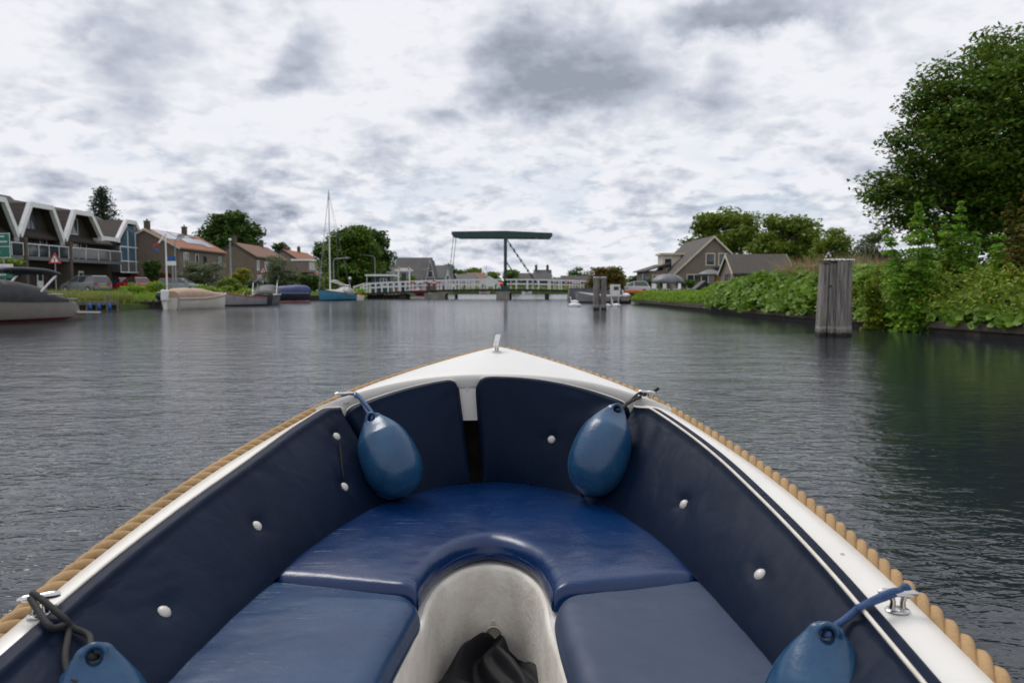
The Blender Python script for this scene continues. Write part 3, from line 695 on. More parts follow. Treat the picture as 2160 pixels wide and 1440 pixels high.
def fender(label, eye, tip, hole_dir, Rm=.107, cords=(), cm='blue_cord'):
    eye, tip = Vector(eye), Vector(tip); ax = (tip-eye); L = ax.length; ax.normalize(); a = Vector(hole_dir); a = (a-ax*a.dot(ax)).normalized(); b = ax.cross(a)
    root = thing('fender', label, 'fender', tuple(tip), 0, 'blue teardrop fenders hung inside the boat')
    prof = [(-.026,.003),(-.020,.020),(0,.038),(.02,.053),(.05,.073),(.09,.091),(.14,.103),(.19,.107),(.24,.104),(.28,.090),(.31,.068),(.33,.042),(.343,.003)]
    sc_ = L/.343; mb = MB(); f1_ = spl([p[0] for p in prof], [p[1] for p in prof])
    rows = []
    for i in range(61):
        h = -.026+.369*(.5-.5*math.cos(math.pi*i/60)); r = max(.001, f1_(h)*Rm/.107); fl = min(1, .36+max(0, h+.02)/.10*.64)
        rows.append([eye+ax*h*sc_+a*math.cos(2*math.pi*k/40)*r*fl+b*math.sin(2*math.pi*k/40)*r for k in range(40)])
    mb.add(rows[0], [tuple(range(40))]); mb.grid(rows, cv=True); mb.add(rows[-1], [tuple(range(40))])
    rr = [[eye+(ax*math.cos(t)*1.15+b*math.sin(t))*(.0185+.006*math.cos(p))+a*(.0135+.007*math.sin(p))*sg for p in [2*math.pi*q/10 for q in range(10)]] for t in [2*math.pi*q/28 for q in range(28)] for sg in (1,)]
    mb.grid(rr, cu=True, cv=True)
    o = mb.build('body', 'fender', root, world=True, smooth=180)
    cut = MB(); cut.tube([eye-a*.06-Vector(root.location), eye+a*.06-Vector(root.location)], .0135, 20); co_ = cut.build('cutter', 'fender', None); co_.location = root.location
    rm = o.modifiers.new('r', 'REMESH'); rm.mode = 'VOXEL'; rm.voxel_size = .0035; rm.use_smooth_shade = True
    bo = o.modifiers.new('h', 'BOOLEAN'); bo.object = co_; bo.operation = 'DIFFERENCE'
    r2 = o.modifiers.new('r2', 'REMESH'); r2.mode = 'VOXEL'; r2.voxel_size = .0030; r2.use_smooth_shade = True
    sm = o.modifiers.new('s', 'SMOOTH'); sm.iterations = 7; sm.factor = .5
    dg = bpy.context.evaluated_depsgraph_get(); me2 = bpy.data.meshes.new_from_object(o.evaluated_get(dg)); o.modifiers.clear(); o.data = me2; me2.polygons.foreach_set('use_smooth', [True]*len(me2.polygons)); bpy.data.objects.remove(co_)
    # moulding seam
    ms = MB(); ms.tube([eye+ax*h*sc_+b*(f1_(h)*Rm/.107+.0002)+a*.003 for h in [.07+.26*i/24 for i in range(25)]], .0013, 6)
    ms.build('mould_seam', 'fender', root, world=True, smooth=80)
    for c in cords:
        m2 = MB(); cv_ = curve(c, 8); m2.tube(cv_, .0065, 8); m2.build('cord', cm, root, world=True, smooth=80)
    return root
def surf(rows, px, py, off):
    p, n = nearest(rows, px, py, 6); return p+n*off
eFL = at(786, 884, 2.93); tFL = at(856, 1048, 2.80)
eFR = at(1299, 866, 2.93); tFR = at(1236, 1046, 2.79)
def up(p, z): return Vector((p.x, p.y, p.z+z))
lipFL = gpt(752, 846)
fender('blue teardrop fender with a blue cord beside the torn backrest, left of the bow post', eFL, tFL, (0,-1,.1), cords=[
    [up(cFL,.034), up(cFL,.030)+Vector((.03,.01,0)), up(gpt(752,848),.030), up(at(772,852,3.0),.0), at(786,872,2.94), eFL+Vector((0,-.012,.004)), eFL+Vector((0,.006,-.004))],
    [up(cFL,.030)+Vector((-.015,0,0)), up(gpt(735,848),.026), up(gpt(757,852),.022), at(775,868,2.97), eFL+Vector((-.006,.012,.012)), eFL+Vector((0,0,0))]])
fender('blue teardrop fender on a short black cord, right of the bow post', eFR, tFR, (0,-1,.1), cm='black_cord', cords=[
    [up(cFR,.042)+Vector((.045,-.01,.012)), up(cFR,.036)+Vector((.02,0,0)), up(cFR,.036)+Vector((-.03,0,-.005)), at(1325,850,3.03), eFR+Vector((.01,-.014,.006)), eFR+Vector((0,.004,-.002))],
    [up(cFR,.030)+Vector((.0,.008,0)), at(1340,842,3.07), at(1312,856,2.98), eFR+Vector((.004,.01,.012)), eFR]])
def clear_of(rows, px, py, c):
    p, n = nearest(rows, px, py, 6); d = (Vector((0, 0, 1.5))-p).normalized(); return p+d*(c/max(.25, d.dot(n)))
eNL = clear_of(rL, 198, 1392, .045); tNL = eNL+Vector((.035, -.05, -.335))
eNR = clear_of(rR, 1742, 1336, .045); tNR = eNR+Vector((-.045, -.04, -.335))
fender('blue fender on two black cords cut by the lower left edge of the photo', eNL, tNL, (.5,-1,.4), cm='black_cord', cords=[
    [up(cNL,.040)+Vector((-.015,0,0)), up(cNL,.045)+Vector((.0,-.01,0)), clear_of(rL,118,1294,.012), clear_of(rL,152,1315,.012), clear_of(rL,184,1352,.02), eNL+Vector((0,-.014,.006)), eNL+Vector((.002,.004,-.004))],
    [up(cNL,.040)+Vector((-.01,-.012,0)), clear_of(rL,100,1300,.012), clear_of(rL,135,1325,.01), clear_of(rL,148,1370,.01), clear_of(rL,152,1420,.012), clear_of(rL,168,1438,.02), eNL+Vector((-.01,.02,-.02))]])
fender('blue fender on a doubled blue cord, cut by the lower right edge of the photo', eNR, tNR, (-.2,-1,.5), cords=[
    [up(cNR,.040)+Vector((.012,0,0)), up(cNR,.040)+Vector((-.02,-.006,0)), clear_of(rR,1830,1275,.012), clear_of(rR,1795,1287,.012), clear_of(rR,1768,1308,.02), clear_of(rR,1748,1325,.03), eNR+Vector((0,-.012,.004)), eNR+Vector((0,.008,-.006))],
    [up(cNR,.034)+Vector((-.005,.0,0)), clear_of(rR,1850,1266,.014), clear_of(rR,1812,1276,.012), clear_of(rR,1782,1298,.014), clear_of(rR,1756,1320,.025), eNR+Vector((.004,.01,.008)), eNR],
    [up(cNR,.042)+Vector((.004,0,0)), up(cNR,.05)+Vector((.016,0,0)), up(cNR,.034)+Vector((.022,0,0)), up(cNR,.03)+Vector((.008,0,0))]])
# ---------------------------------------------------------------- black jacket heaped on the floor
def jacket():
    m = bpy.data.materials.new('black_cloth'); m.use_nodes = True; nt = m.node_tree; b = nt.nodes['Principled BSDF']
    tc = nt.nodes.new('ShaderNodeTexCoord'); O = tc.outputs['Object']
    f = sstep(nt, nz(nt, O, 12, 5, .6), .3, .7); nt.links.new(cmix(nt, f, (.004,.004,.006), (.007,.007,.010)), b.inputs['Base Color'])
    b.inputs['Roughness'].default_value = .6; b.inputs['Specular IOR Level'].default_value = .25
    bn = nt.nodes.new('ShaderNodeBump'); bn.inputs['Strength'].default_value = .4; bn.inputs['Distance'].default_value = .002
    nt.links.new(nz(nt, O, 400, 2, .6), bn.inputs['Height']); nt.links.new(bn.outputs[0], b.inputs['Normal']); MATS['black_cloth'] = m
    c = at(1046, 1440, 2.12); c.z = ZF+.035; mb = MB(); rows = []; n = 90
    # outline (pixel) of the heap, polar about its middle
    ol = [(1041,1325),(1080,1350),(1125,1395),(1158,1403),(1165,1450),(1150,1560),(1040,1600),(930,1560),(905,1455),(935,1415),(975,1381),(1000,1350)]
    for i in range(n+1):
        a = i/n; row = []
        for j in range(n+1):
            b2 = j/n; u = (a-.5)*.40; v = (b2-.5)*.62
            x = c.x-.002+u*1.28; y = c.y+v
            # height: a tent ridge climbing to the riser, sagging folds
            tt = max(0, min(1, (v+.31)/.60)); wv = .185*(1-tt**2.2)+.004
            e = abs(u+.008*math.sin(v*13)-.02*(1-tt))/wv*(1+.25*nv(v*14, 2, 1)); prof_ = max(0, 1-e**4)
            r_ = math.hypot(u*1.2, .30-v); ph = math.atan2(u, .30-v)+.35*nv(u*5, v*5, 3)
            tri = lambda k_, o_: 1-2*abs(((ph*k_+o_) % 1)-.5)*2
            hgt = (.080+.02*tt)*prof_**.6
            hgt += (.030*tri(1.9, .2)+.016*tri(3.7, .65)*min(1, r_/.15))*min(1, prof_*1.5)*min(1, r_/.12)
            hgt += .045*nv(u*7+3, v*6, 2.2)*prof_
            hgt += .022*max(0, math.sin(v*34+u*22+5*nv(u*6, v*6, 8)))**1.6*prof_*(1-tt)
            if tt >= .995: hgt = -.03
            if e >= 1: hgt = -.05
            row.append(Vector((x, y, c.z+.006+hgt)))
        rows.append(row)
    mb.grid(rows); loc = Vector((c.x, c.y, c.z)); mb.v = [tuple(Vector(p)-loc) for p in mb.v]
    o = mb.build('jacket', 'black_cloth', None, smooth=180); o.location = loc
    s_ = o.modifiers.new('s', 'SUBSURF'); s_.levels = 1; s_.render_levels = 1
    tag(o, 'crumpled black jacket heaped on the cream floor between the seats', 'jacket')
jacket()
# ================================================================ BACKGROUND MATERIALS
mat('white_paint', (.78,.78,.79), (.68,.68,.69), .45, 2.5)
mat('cream_paint', (.62,.57,.44), (.54,.49,.38), .5, 2.5)
mat('dark_paint', (.02,.022,.026), (.03,.03,.035), .4, 2)
mat('green_paint', (.010,.042,.040), (.014,.055,.050), .4, 3)
mat('bay_glass', (.05,.11,.17), (.07,.15,.22), .05, .8, spec=1.0)  # sky reflection put into the bay pane as a blue base colour
mat('glass', (.025,.035,.045), (.04,.05,.065), .06, .8, spec=.9)
mat('grey_metal', (.30,.31,.33), (.24,.25,.27), .45, 3)
mat('old_wood', (.17,.155,.14), (.10,.09,.08), .85, 3, .5, 40)
mat('dark_wood', (.05,.04,.035), (.03,.026,.022), .85, 3)
mat('panel_glass', (.085,.09,.10), (.11,.115,.125), .12, 1.5)
mat('grey_cladding', (.10,.105,.12), (.13,.135,.15), .5, 2)
mat('solar', (.20,.22,.27), (.26,.28,.33), .10, 1.2, spec=1.0)
mat('red_paint', (.42,.012,.012), (.34,.01,.01), .25, 2, coat=.6)
mat('dark_red', (.14,.006,.010), (.10,.005,.008), .3, 2, coat=.4)
mat('silver_paint', (.30,.32,.36), (.25,.27,.31), .25, 2, coat=.6)
mat('grey_paint', (.12,.13,.14), (.09,.10,.11), .25, 2, coat=.6)
mat('black_rubber', (.012,.012,.013), (.02,.02,.02), .8, 8)
mat('black_cover', (.015,.016,.022), (.028,.030,.038), .6, 3)
mat('blue_cover', (.025,.045,.13), (.04,.06,.16), .65, 3)
mat('tan_cover', (.40,.28,.20), (.34,.24,.17), .7, 3)
mat('light_blue_hull', (.06,.24,.38), (.05,.19,.30), .35, 2)
mat('navy_hull', (.010,.014,.022), (.02,.024,.032), .3, 2)
mat('grey_hull', (.28,.28,.29), (.22,.22,.23), .4, 2)
mat('taupe_hull', (.27,.245,.215), (.23,.21,.18), .25, .8, coat=.5)
mat('cream_hull', (.64,.61,.54), (.56,.53,.47), .35, 1.5)
mat('orange', (.50,.10,.03), (.40,.08,.02), .6, 5)
mat('blue_sign', (.01,.09,.34), (.01,.07,.28), .4, 3)
mat('green_sign', (.005,.16,.12), (.006,.13,.10), .4, 3)
mat('sign_red', (.45,.02,.03), (.38,.02,.03), .4, 3)
mat('yellow', (.5,.32,.03), (.45,.28,.02), .5, 5)
mat('terracotta', (.30,.12,.06), (.22,.09,.05), .8, 6)
mat('tan_panel', (.40,.24,.10), (.34,.20,.08), .6, 4)
mat('slate', (.065,.065,.072), (.045,.045,.05), .7, .7, .4, 8, dist=.05)
mat_course('brick_brown', (.115,.082,.066), (.085,.060,.050), (.10,.09,.08), .22, .065)
mat_course('brick_grey', (.215,.15,.12), (.17,.12,.095), (.16,.14,.12), .22, .065)
mat_course('brick_pink', (.25,.19,.165), (.21,.155,.135), (.2,.18,.16), .22, .065)
mat_course('brick_dark', (.05,.034,.028), (.038,.027,.024), (.04,.035,.03), .22, .065)
mat_course('brick_red', (.24,.11,.085), (.18,.08,.065), (.2,.18,.16), .22, .065)
mat_course('tile_brown', (.060,.045,.036), (.045,.034,.028), (.02,.016,.014), .3, .20, .75, True)
mat_course('tile_orange', (.40,.13,.048), (.31,.10,.04), (.08,.03,.015), .3, .20, .75, True)
mat_course('tile_old', (.27,.12,.07), (.19,.09,.055), (.06,.03,.02), .3, .20, .75, True)
mat_course('tile_grey', (.125,.108,.09), (.095,.08,.068), (.025,.02,.018), .24, .17, .8, True, .9)
mat_leaf('leaf_maple', (0.055,0.122,0.016), (0.114,0.202,0.024), (0.257,0.215,0.033), .35)
mat_leaf('leaf_dark', (0.038,0.088,0.018), (0.078,0.140,0.023), None, .3)
mat_leaf('leaf_mid', (0.107,0.169,0.022), (0.199,0.255,0.033), None, .3)
mat_leaf('leaf_light', (0.127,0.211,0.018), (0.245,0.330,0.030), (0.371,0.313,0.043), .5)
mat_leaf('leaf_bright', (0.130,0.256,0.018), (0.247,0.373,0.032), None, .8, .35)
mat_leaf('leaf_fresh', (.15,.31,.03), (.24,.44,.05), (.34,.34,.06), .8, .45)
mat_leaf('leaf_yellow', (.20,.22,.02), (.30,.30,.03), None, .8)
mat_leaf('leaf_greyish', (0.111,0.143,0.072), (0.169,0.195,0.111), None, .6)
mat_leaf('leaf_conifer', (0.017,0.042,0.025), (0.034,0.064,0.034), None, .5, .1)
mat_leaf('leaf_olive', (0.120,0.144,0.024), (0.192,0.120,0.030), None, .8)
mat_leaf('leaf_burdock', (0.097,0.200,0.018), (0.184,0.305,0.030), None, 1.2, .35, .5)
mat_leaf('straw', (0.312,0.228,0.120), (0.408,0.300,0.168), (0.168,0.156,0.060), .8, .2)
mat_leaf('reed', (0.168,0.192,0.054), (0.288,0.264,0.102), (0.360,0.288,0.156), .5, .3)
mat_leaf('blade', (0.135,0.237,0.020), (0.228,0.325,0.036), (0.303,0.297,0.056), .6, .3)
mat_leaf('leaf_red', (.25,.08,.03), (.30,.14,.04), None, .8)
# ---------------------------------------------------------------- building blocks
def win(parent, P, u, w, h, n, nx=1, nz_=1, frame='white_paint', fw=.07, glass='glass', name='window', pane=True):
    """window frame at lower corner P, along unit u, out along n"""
    P, u, n = Vector(P), Vector(u), Vector(n); z = Vector((0, 0, 1)); f = MB()
    def bar(a0, a1, b0, b1, o0, o1, mb, mi=0):
        vs = [P+u*a+z*b+n*o for o in (o0, o1) for a, b in ((a0, b0), (a1, b0), (a1, b1), (a0, b1))]
        mb.add(vs, [(0,3,2,1),(4,5,6,7),(0,1,5,4),(1,2,6,5),(2,3,7,6),(3,0,4,7)], mi)
    bar(0, w, 0, fw, -.02, .06, f); bar(0, w, h-fw, h, -.02, .06, f); bar(0, fw, fw, h-fw, -.02, .06, f); bar(w-fw, w, fw, h-fw, -.02, .06, f)
    for i in range(1, nx): bar(w*i/nx-fw*.4, w*i/nx+fw*.4, fw, h-fw, -.02, .055, f)
    for i in range(1, nz_): bar(fw, w-fw, h*i/nz_-fw*.35, h*i/nz_+fw*.35, -.02, .052, f)
    o = f.build(name, frame, parent)
    if pane:
        g = MB(); bar(fw*.5, w-fw*.5, fw*.5, h-fw*.5, .005, .02, g); g.build('pane', glass, o)
    return o
def gable_house(name, label, loc, rz, L, Wd, eave, ridge, wall, roof, cat='house', chim=(), wins=(), gwins=(), over=.25, group=None, verge='white_paint', ridge_tiles=None, ch_mat='brick_brown'):
    """local x along the ridge, front eave wall at y=0 facing -y, gable at x=0"""
    r = thing(name, label, cat, loc, rz, group)
    MB().prism([(0,-.3),(Wd,-.3),(Wd,eave),(Wd/2,ridge),(0,eave)], 'x', 0, L).build('wall', wall, r)
    mb = MB(); s = (ridge-eave)/(Wd/2); t = .14
    for sg in (0, 1):
        p = [(-over, eave-over*s+.02), (Wd/2, ridge+.02), (Wd/2, ridge+.02+t*1.3), (-over-.02, eave-over*s+.02+t)]
        if sg: p = [(Wd-a, b) for a, b in p]
        mb.prism(p, 'x', -over, L+over)
    rf = mb.build('roof', roof, r)
    for x in (-over-.04, L+over+.003):
        q = [(-over, eave-over*s-.10), (Wd/2, ridge-.10), (Wd+over, eave-over*s-.10), (Wd+over+.02, eave-over*s+.14), (Wd/2, ridge+.2), (-over-.02, eave-over*s+.14)]
        v = MB(); v.prism([q[0], q[1], q[4], q[5]], 'x', x, x+.037); v.prism([q[1], q[2], q[3], q[4]], 'x', x, x+.037)
        v.build('verge_board', verge, r)
    g = MB(); g.tube([(-over, -over-.06, eave-over*s), (L+over, -over-.06, eave-over*s)], .06, 6); g.build('gutter', 'dark_paint', rf)
    for (x, y, h) in chim:
        z0 = eave+s*min(y, Wd-y)-.2; c = MB(); c.box(x-.28, x+.28, y-.28, y+.28, z0, z0+h); c.box(x-.33, x+.33, y-.33, y+.33, z0+h, z0+h+.1); c.cyl(x, y, z0+h+.1, z0+h+.35, .1, 8); c.build('chimney', ch_mat, rf)
    for (x, z, w, h, nx, *fr) in wins: win(r, (x, 0, z), (1, 0, 0), w, h, (0, -1, 0), nx, 1, fr[0] if fr else 'white_paint')
    for (y, z, w, h, nx, *fr) in gwins: win(r, (0, y+w, z), (0, -1, 0), w, h, (-1, 0, 0), nx, 1, fr[0] if fr else 'white_paint')
    return r
# ================================================================ LEFT BANK: split-level terrace
def terrace_house(label, y0, y1, g0, g1, flat, vb=(6.1, 6.1), top=9.3, kind=0):
    """y0..y1 the house along the canal, g0..g1 its front gable; local x = along canal, -y = towards the water"""
    X0 = -46.3; zb = .9; r = thing('terrace_house', label, 'house', (X0, y0, zb), math.pi/2, 'split-level terrace houses with white zigzag gables')
    L = y1-y0; a, b = g0-y0, g1-y0; c = (a+b)/2; zt = top-zb; za, zb2 = vb[0]-zb, vb[1]-zb
    mb = MB(); mb.box(0, L, 0, 9, -.3, 5.1); mb.prism([(a+.15, 5.1), (b-.15, 5.1), (b-.15, zb2-.1), (c+flat/2-.1, zt-.25), (c-flat/2+.1, zt-.25), (a+.15, za-.1)], 'y', 0.02, 8.9)
    mb.build('wall', 'brick_dark' if kind != 3 else 'brick_brown', r)
    # main roof along the row behind the gables
    mb = MB(); ez = 5.1; rz_ = 8.35
    rz_ = (9.6, 9.4, 9.1, 8.7)[kind]; mb.prism([(-.7, ez), (4.2, rz_), (9.7, ez), (9.7, ez+.15), (4.2, rz_+.2), (-.75, ez+.2)], 'x', 0.01, L-.01)
    # cross gable slopes
    for p in ([(a, za), (c-flat/2, zt), (c-flat/2, zt-.2), (a, za-.25)], [(c-flat/2, zt), (c+flat/2, zt), (c+flat/2, zt-.2), (c-flat/2, zt-.2)], [(c+flat/2, zt), (b, zb2), (b, zb2-.25), (c+flat/2, zt-.2)]):
        mb.prism(p, 'y', -1.0, 5.5)
    rf = mb.build('roof', 'tile_brown', r)
    # white bargeboard band
    w = .40; mb = MB(); O = [(a-.12, za-.55), (a-.12, za), (c-flat/2-.1, zt+.06), (c+flat/2+.1, zt+.06), (b+.12, zb2), (b+.12, zb2-.55), (b-.28, zb2-.55), (b-.33, zb2-.15), (c+flat/2-.12, zt-w), (c-flat/2+.12, zt-w), (a+.33, za-.15), (a+.28, za-.55)]
    for i in range(5):
        j = 11-i; mb.prism([O[i], O[i+1], O[j-1], O[j]], 'y', -1.25, -.85)
    mb.build('bargeboard', 'white_paint', r)
    if kind == 2:
        m2 = MB(); m2.box(b+.12, L, -1.2, -.9, zb2-.45, zb2-.02); m2.build('fascia', 'white_paint', r)
    c2 = MB(); c2.box(c-.2-1.9, c+.2-1.9, 4.3, 4.7, zt-.5, zt+.5); c2.cyl(c-1.9, 4.5, zt+.5, zt+.95, .13, 8); c2.build('chimney', 'grey_metal', rf)
    if kind != 3:
        m = MB(); m.box(.25, L-.35, -1.7, -.02, 3.02, 3.35); bal = m.build('balcony', 'grey_cladding', r)
        m = MB()
        for k in range(5):
            x = .3+(L-.7)*k/4; m.box(x-.035, x+.035, -1.72, -1.65, 3.352, 4.45)
        m.box(.25, L-.35, -1.73, -1.64, 4.45, 4.53); m.build('railing', 'white_paint', bal)
        m = MB(); m.box(.3, L-.4, -1.69, -1.675, 3.45, 4.4); m.build('glass_panel', 'panel_glass' if kind == 2 else 'glass', bal)
        m = MB(); m.prism([(-1.0, 4.1), (0, 4.1), (0, -.3), (-1.9, -.3), (-1.3, 3.0)], 'x', -.17, .17); m.box(-.22, .20, -1.78, 0, -.3, 5.05); m.build('party_wall', 'brick_brown', r)
        m = MB(); m.box(.2, L-.2, -.5, -.32, za+.05, za+.30); m.build('lintel', 'grey_cladding', r)
        win(r, (c-1.2, 0, 3.4), (1, 0, 0), 2.1, 2.1, (0, -1, 0), 2, 1, 'dark_paint' if kind != 2 else 'white_paint')
        win(r, (c+1.3, 0, 3.6), (1, 0, 0), 1.2, 1.9, (0, -1, 0), 1, 1, 'white_paint')
        win(r, (c-2.6, 0, 3.9), (1, 0, 0), .9, 1.5, (0, -1, 0), 1, 1, 'dark_paint')
        win(r, (c-.9, 0, 6.0), (1, 0, 0), 1.8, 1.7, (0, -1, 0), 2, 1, 'white_paint' if kind == 2 else 'dark_paint')
        m = MB(); m.box(.9, 3.4, -.06, -.01, 0, 2.4); m.build('garage_door', 'dark_paint', r)
        m = MB(); m.box(4.3, 5.3, -.07, -.01, 0, 2.2); d = m.build('door', 'white_paint', r)
        m = MB(); m.box(4.45, 5.15, -.085, -.072, 1.1, 2.0); m.build('door_pane', 'glass', d)
    else:
        m = MB(); m.box(a+.35, b-.35, -1.1, -.02, 2.2, 5.2); m.build('bay', 'grey_cladding', r)
        y_ = -1.12; w0, w1 = a+.4, b-.4; ww = (w1-w0)
        m = MB()
        for k in range(4):
            x = w0+ww*k/3; hh = 5.2 if k in (0, 3) else 7.9-.9
            m.box(x-.07, x+.07, y_-.05, y_, 2.2, hh)
        for z in (2.2, 3.5, 5.15): m.box(w0, w1, y_-.045, y_+.003, z-.07, z+.07)
        bw = m.build('bay_window', 'white_paint', r)
        m = MB(); m.prism([(w0, 3.5), (w1, 3.5), (w1, 5.2), (c+.9, 7.7), (c-.9, 7.7), (w0, 5.2)], 'y', y_+.005, y_+.02); m.build('pane', 'bay_glass', bw)
        m = MB(); m.box(.8, L-.8, -.05, -.01, 0, 2.1); m.build('garage_door', 'dark_paint', r)
    return r
terrace_house('dark terrace house with a white zigzag gable, cut off by the left edge', 66, 73.5, 66.2, 73.5, 3.4)
terrace_house('dark terrace house whose white gable stands above the red triangle sign', 73.5, 80.95, 73.5, 80.9, 3.5, kind=1)
terrace_house('dark terrace house with white-framed windows, white gable between two V valleys, flower balcony', 80.95, 91.8, 80.9, 88.3, 3.3, (6.1, 7.0), kind=2)
terrace_house('end terrace house with a tall white-framed bay window, blue sky reflection painted into its glass', 91.8, 98.6, 91.9, 98.4, 2.2, (7.0, 6.9), 9.2, 3)
# roof-top dormer frame behind the first houses
t = thing('roof_dormer', 'white trapezoid dormer frame high on the leftmost terrace roof', 'dormer', (-51.5, 71.5, 8.9), math.pi/2)
m = MB(); m.prism([(0,0),(.5,1.1),(5.6,1.1),(6.1,0)], 'y', 0, 2.5); m.build('cheek', 'tile_brown', t)
m = MB(); m.prism([(-.1,0),(.45,1.3),(5.65,1.3),(6.2,0),(5.7,0),(5.3,.95),(.8,.95),(.4,0)][0:4], 'y', -.12, -.01); m.build('frame', 'white_paint', t)
m = MB(); m.cyl(3.2, 1.2, 1.1, 2.6, .14, 8); m.cyl(3.2, 1.2, 2.6, 2.75, .24, 8); m.build('flue', 'grey_metal', t)
# ---------------------------------------------------------------- brick houses with orange roofs
h = gable_house('brick_house', 'brick house with silver solar panels on its orange roof', (-40.2, 96.6, .9), math.pi/2, 15.6, 8.0, 5.2, 7.35, 'brick_grey', 'tile_orange',
   chim=[(.6, 4.0, 1.2), (11.6, 4.0, 1.3)], wins=[(1.3,2.9,1.5,1.8,2), (5.0,3.2,1.0,1.4,1), (7.6,3.1,1.0,1.4,1,'dark_paint'), (12.6,2.9,1.7,1.8,2,'dark_paint'), (1.3,.4,2.4,1.7,3), (11.5,.4,2.6,1.7,3,'dark_paint')], gwins=[], verge='cream_paint', group='brick houses with orange roofs on the left bank')
def on_roof(x0, x1, d0, d1, Wd, e, rdg):      # panel lying on the front slope
    s = (rdg-e)/(Wd/2); return [(x0, d0, e+s*d0+.26), (x1, d0, e+s*d0+.26), (x1, d1, e+s*d1+.26), (x0, d1, e+s*d1+.26)]
for x0, x1, d0, d1 in ((1.0, 5.2, 1.7, 3.7), (5.6, 10.8, 1.2, 3.7), (10.9, 13.6, .7, 2.6)):
    q_ = on_roof(x0, x1, d0, d1, 8.0, 5.2, 7.35); m = MB(); m.add(q_+[(a, b, c-.05) for a, b, c in q_], [(0,1,2,3),(7,6,5,4),(0,4,5,1),(1,5,6,2),(2,6,7,3),(3,7,4,0)])
    m.build('solar_panel', 'solar', h)
m = MB(); m.box(-.06, -.01, 1.0, 3.4, 0, 2.1); m.build('garage_door', 'dark_red', h)
gable_house('brick_house', 'brick house with an old red-brown roof behind the tall grey lamp pole', (-40.0, 124.5, .9), math.pi/2, 17, 6.6, 5.2, 7.2, 'brick_grey', 'tile_old',
   chim=[(.5, 3.3, 1.3), (14, 3.3, 1.2)], wins=[(.9,3.0,1.2,1.6,1), (1.0,.1,2.2,2.2,2), (4.8,3.0,1.6,1.5,2), (9,3.0,1.6,1.5,2), (5.2,.4,2.6,1.7,3)], group='brick houses with orange roofs on the left bank', verge='dark_paint')
h = gable_house('brick_house', 'brick house with a bright orange roof and white boxed dormer, left of the sailboat mast', (-41.2, 157, .9), math.pi/2, 19, 7.6, 5.2, 7.6, 'brick_pink', 'tile_orange',
   chim=[(2.0, 3.8, 1.3), (12, 3.8, 1.3)], wins=[(6.0,3.0,1.4,1.6,2), (11,3.0,1.4,1.6,2), (15,3.0,1.4,1.6,2), (6,.5,2.4,1.6,3), (12,.5,2.4,1.6,3)], group='brick houses with orange roofs on the left bank', verge='dark_paint')
m = MB(); m.box(-3.5, 2.2, -2.2, 1, 3.2, 5.4); m.build('dormer', 'brick_pink', h); m = MB(); m.box(-3.7, 2.4, -2.5, 1.2, 5.4, 5.75); m.build('dormer_roof', 'white_paint', h)
win(h, (-3.2, -2.2, 3.7), (1,0,0), 5.0, 1.5, (0,-1,0), 5); m = MB(); m.prism([(-2.9,3.0),(-2.2,3.4),(0,3.4),(0,3.0)], 'x', -1, 4); m.build('porch_roof', 'tile_orange', h)
# ---------------------------------------------------------------- distant houses beyond the bridge
def far_house(label, px0, px1, D, ytop, yeave, wall, roof, Wd=8, along=True, name='village_house', base=.7, chim=(), grp='distant village houses beyond the bridge', wins=(), gwins=(), verge='grey_metal'):
    x0, x1 = Xat(px0, D), Xat(px1, D); rg = 1.5+(603-ytop)/1680*(D+Wd/2*along)-base; ev = 1.5+(603-yeave)/1680*D-base
    if along: return gable_house(name, label, (x0, D, base), 0, x1-x0, Wd, ev, rg, wall, roof, chim=chim, wins=wins, verge=verge, group=grp, over=.15, gwins=gwins)
    return gable_house(name, label, (x1, D, base), math.pi/2, Wd, x1-x0, ev, rg, wall, roof, chim=chim, gwins=wins, verge=verge, group=grp, over=.15)
far_house('wide house with a tall dark slate roof left of the drawbridge', 832, 906, 138, 546, 590, 'brick_red', 'slate', 9, wins=[(1,.4,1.2,1.3,1),(3.6,.4,1.2,1.3,1)], gwins=[])
far_house('red brick gable front with white window trim beside the tall slate roof', 900, 917, 137.2, 550, 588, 'brick_red', 'slate', 7, False, wins=[(.25,2.2,.9,1.2,1)], verge='white_paint')
far_house('lower dark-roofed house right of the red brick gable', 912, 944, 150, 562, 588, 'brick_red', 'slate', 8, wins=[(1,.3,.8,1.0,1)])
far_house('narrow white gable end just left of the bridge chains', 938, 952, 148, 561, 590, 'white_paint', 'slate', 8, False, wins=[(.4,1.9,.5,.8,1)])
far_house('grey-roofed house with roof windows under the big dark trees', 795, 838, 146, 560, 588, 'brick_grey', 'slate', 9, chim=[(1.0,4.5,.9)], wins=[(1,.3,1.2,1.2,1)])
far_house('low house with a reddish brown roof behind the lifting deck, left part', 962, 1003, 185, 580, 591, 'brick_red', 'slate', 9, wins=[(1,.3,1,1,1),(3,.3,1,1,1)])
far_house('low house with a pale terracotta roof behind the lifting deck', 984, 1022, 200, 577, 590, 'brick_pink', 'tile_old', 9, wins=[(1,.3,1,1,1)])
far_house('white bungalow with a broad white gable behind the red bridge light', 1008, 1056, 172, 584, 599, 'white_paint', 'grey_metal', 9, False, wins=[(.6,.2,1.0,1.0,1),(3.2,.2,1.0,1.0,1)], verge='white_paint')
far_house('beige shed row seen between the white bridge railings', 955, 1008, 165, 592, 598, 'cream_paint', 'slate', 5, wins=[(.6,.1,.8,.9,1),(2.2,.1,.8,.9,1)])
far_house('brown-roofed barn to the right of the green bridge post', 1094, 1130, 178, 578, 591, 'brick_brown', 'tile_brown', 9, wins=[(.8,.2,1,1,1)])
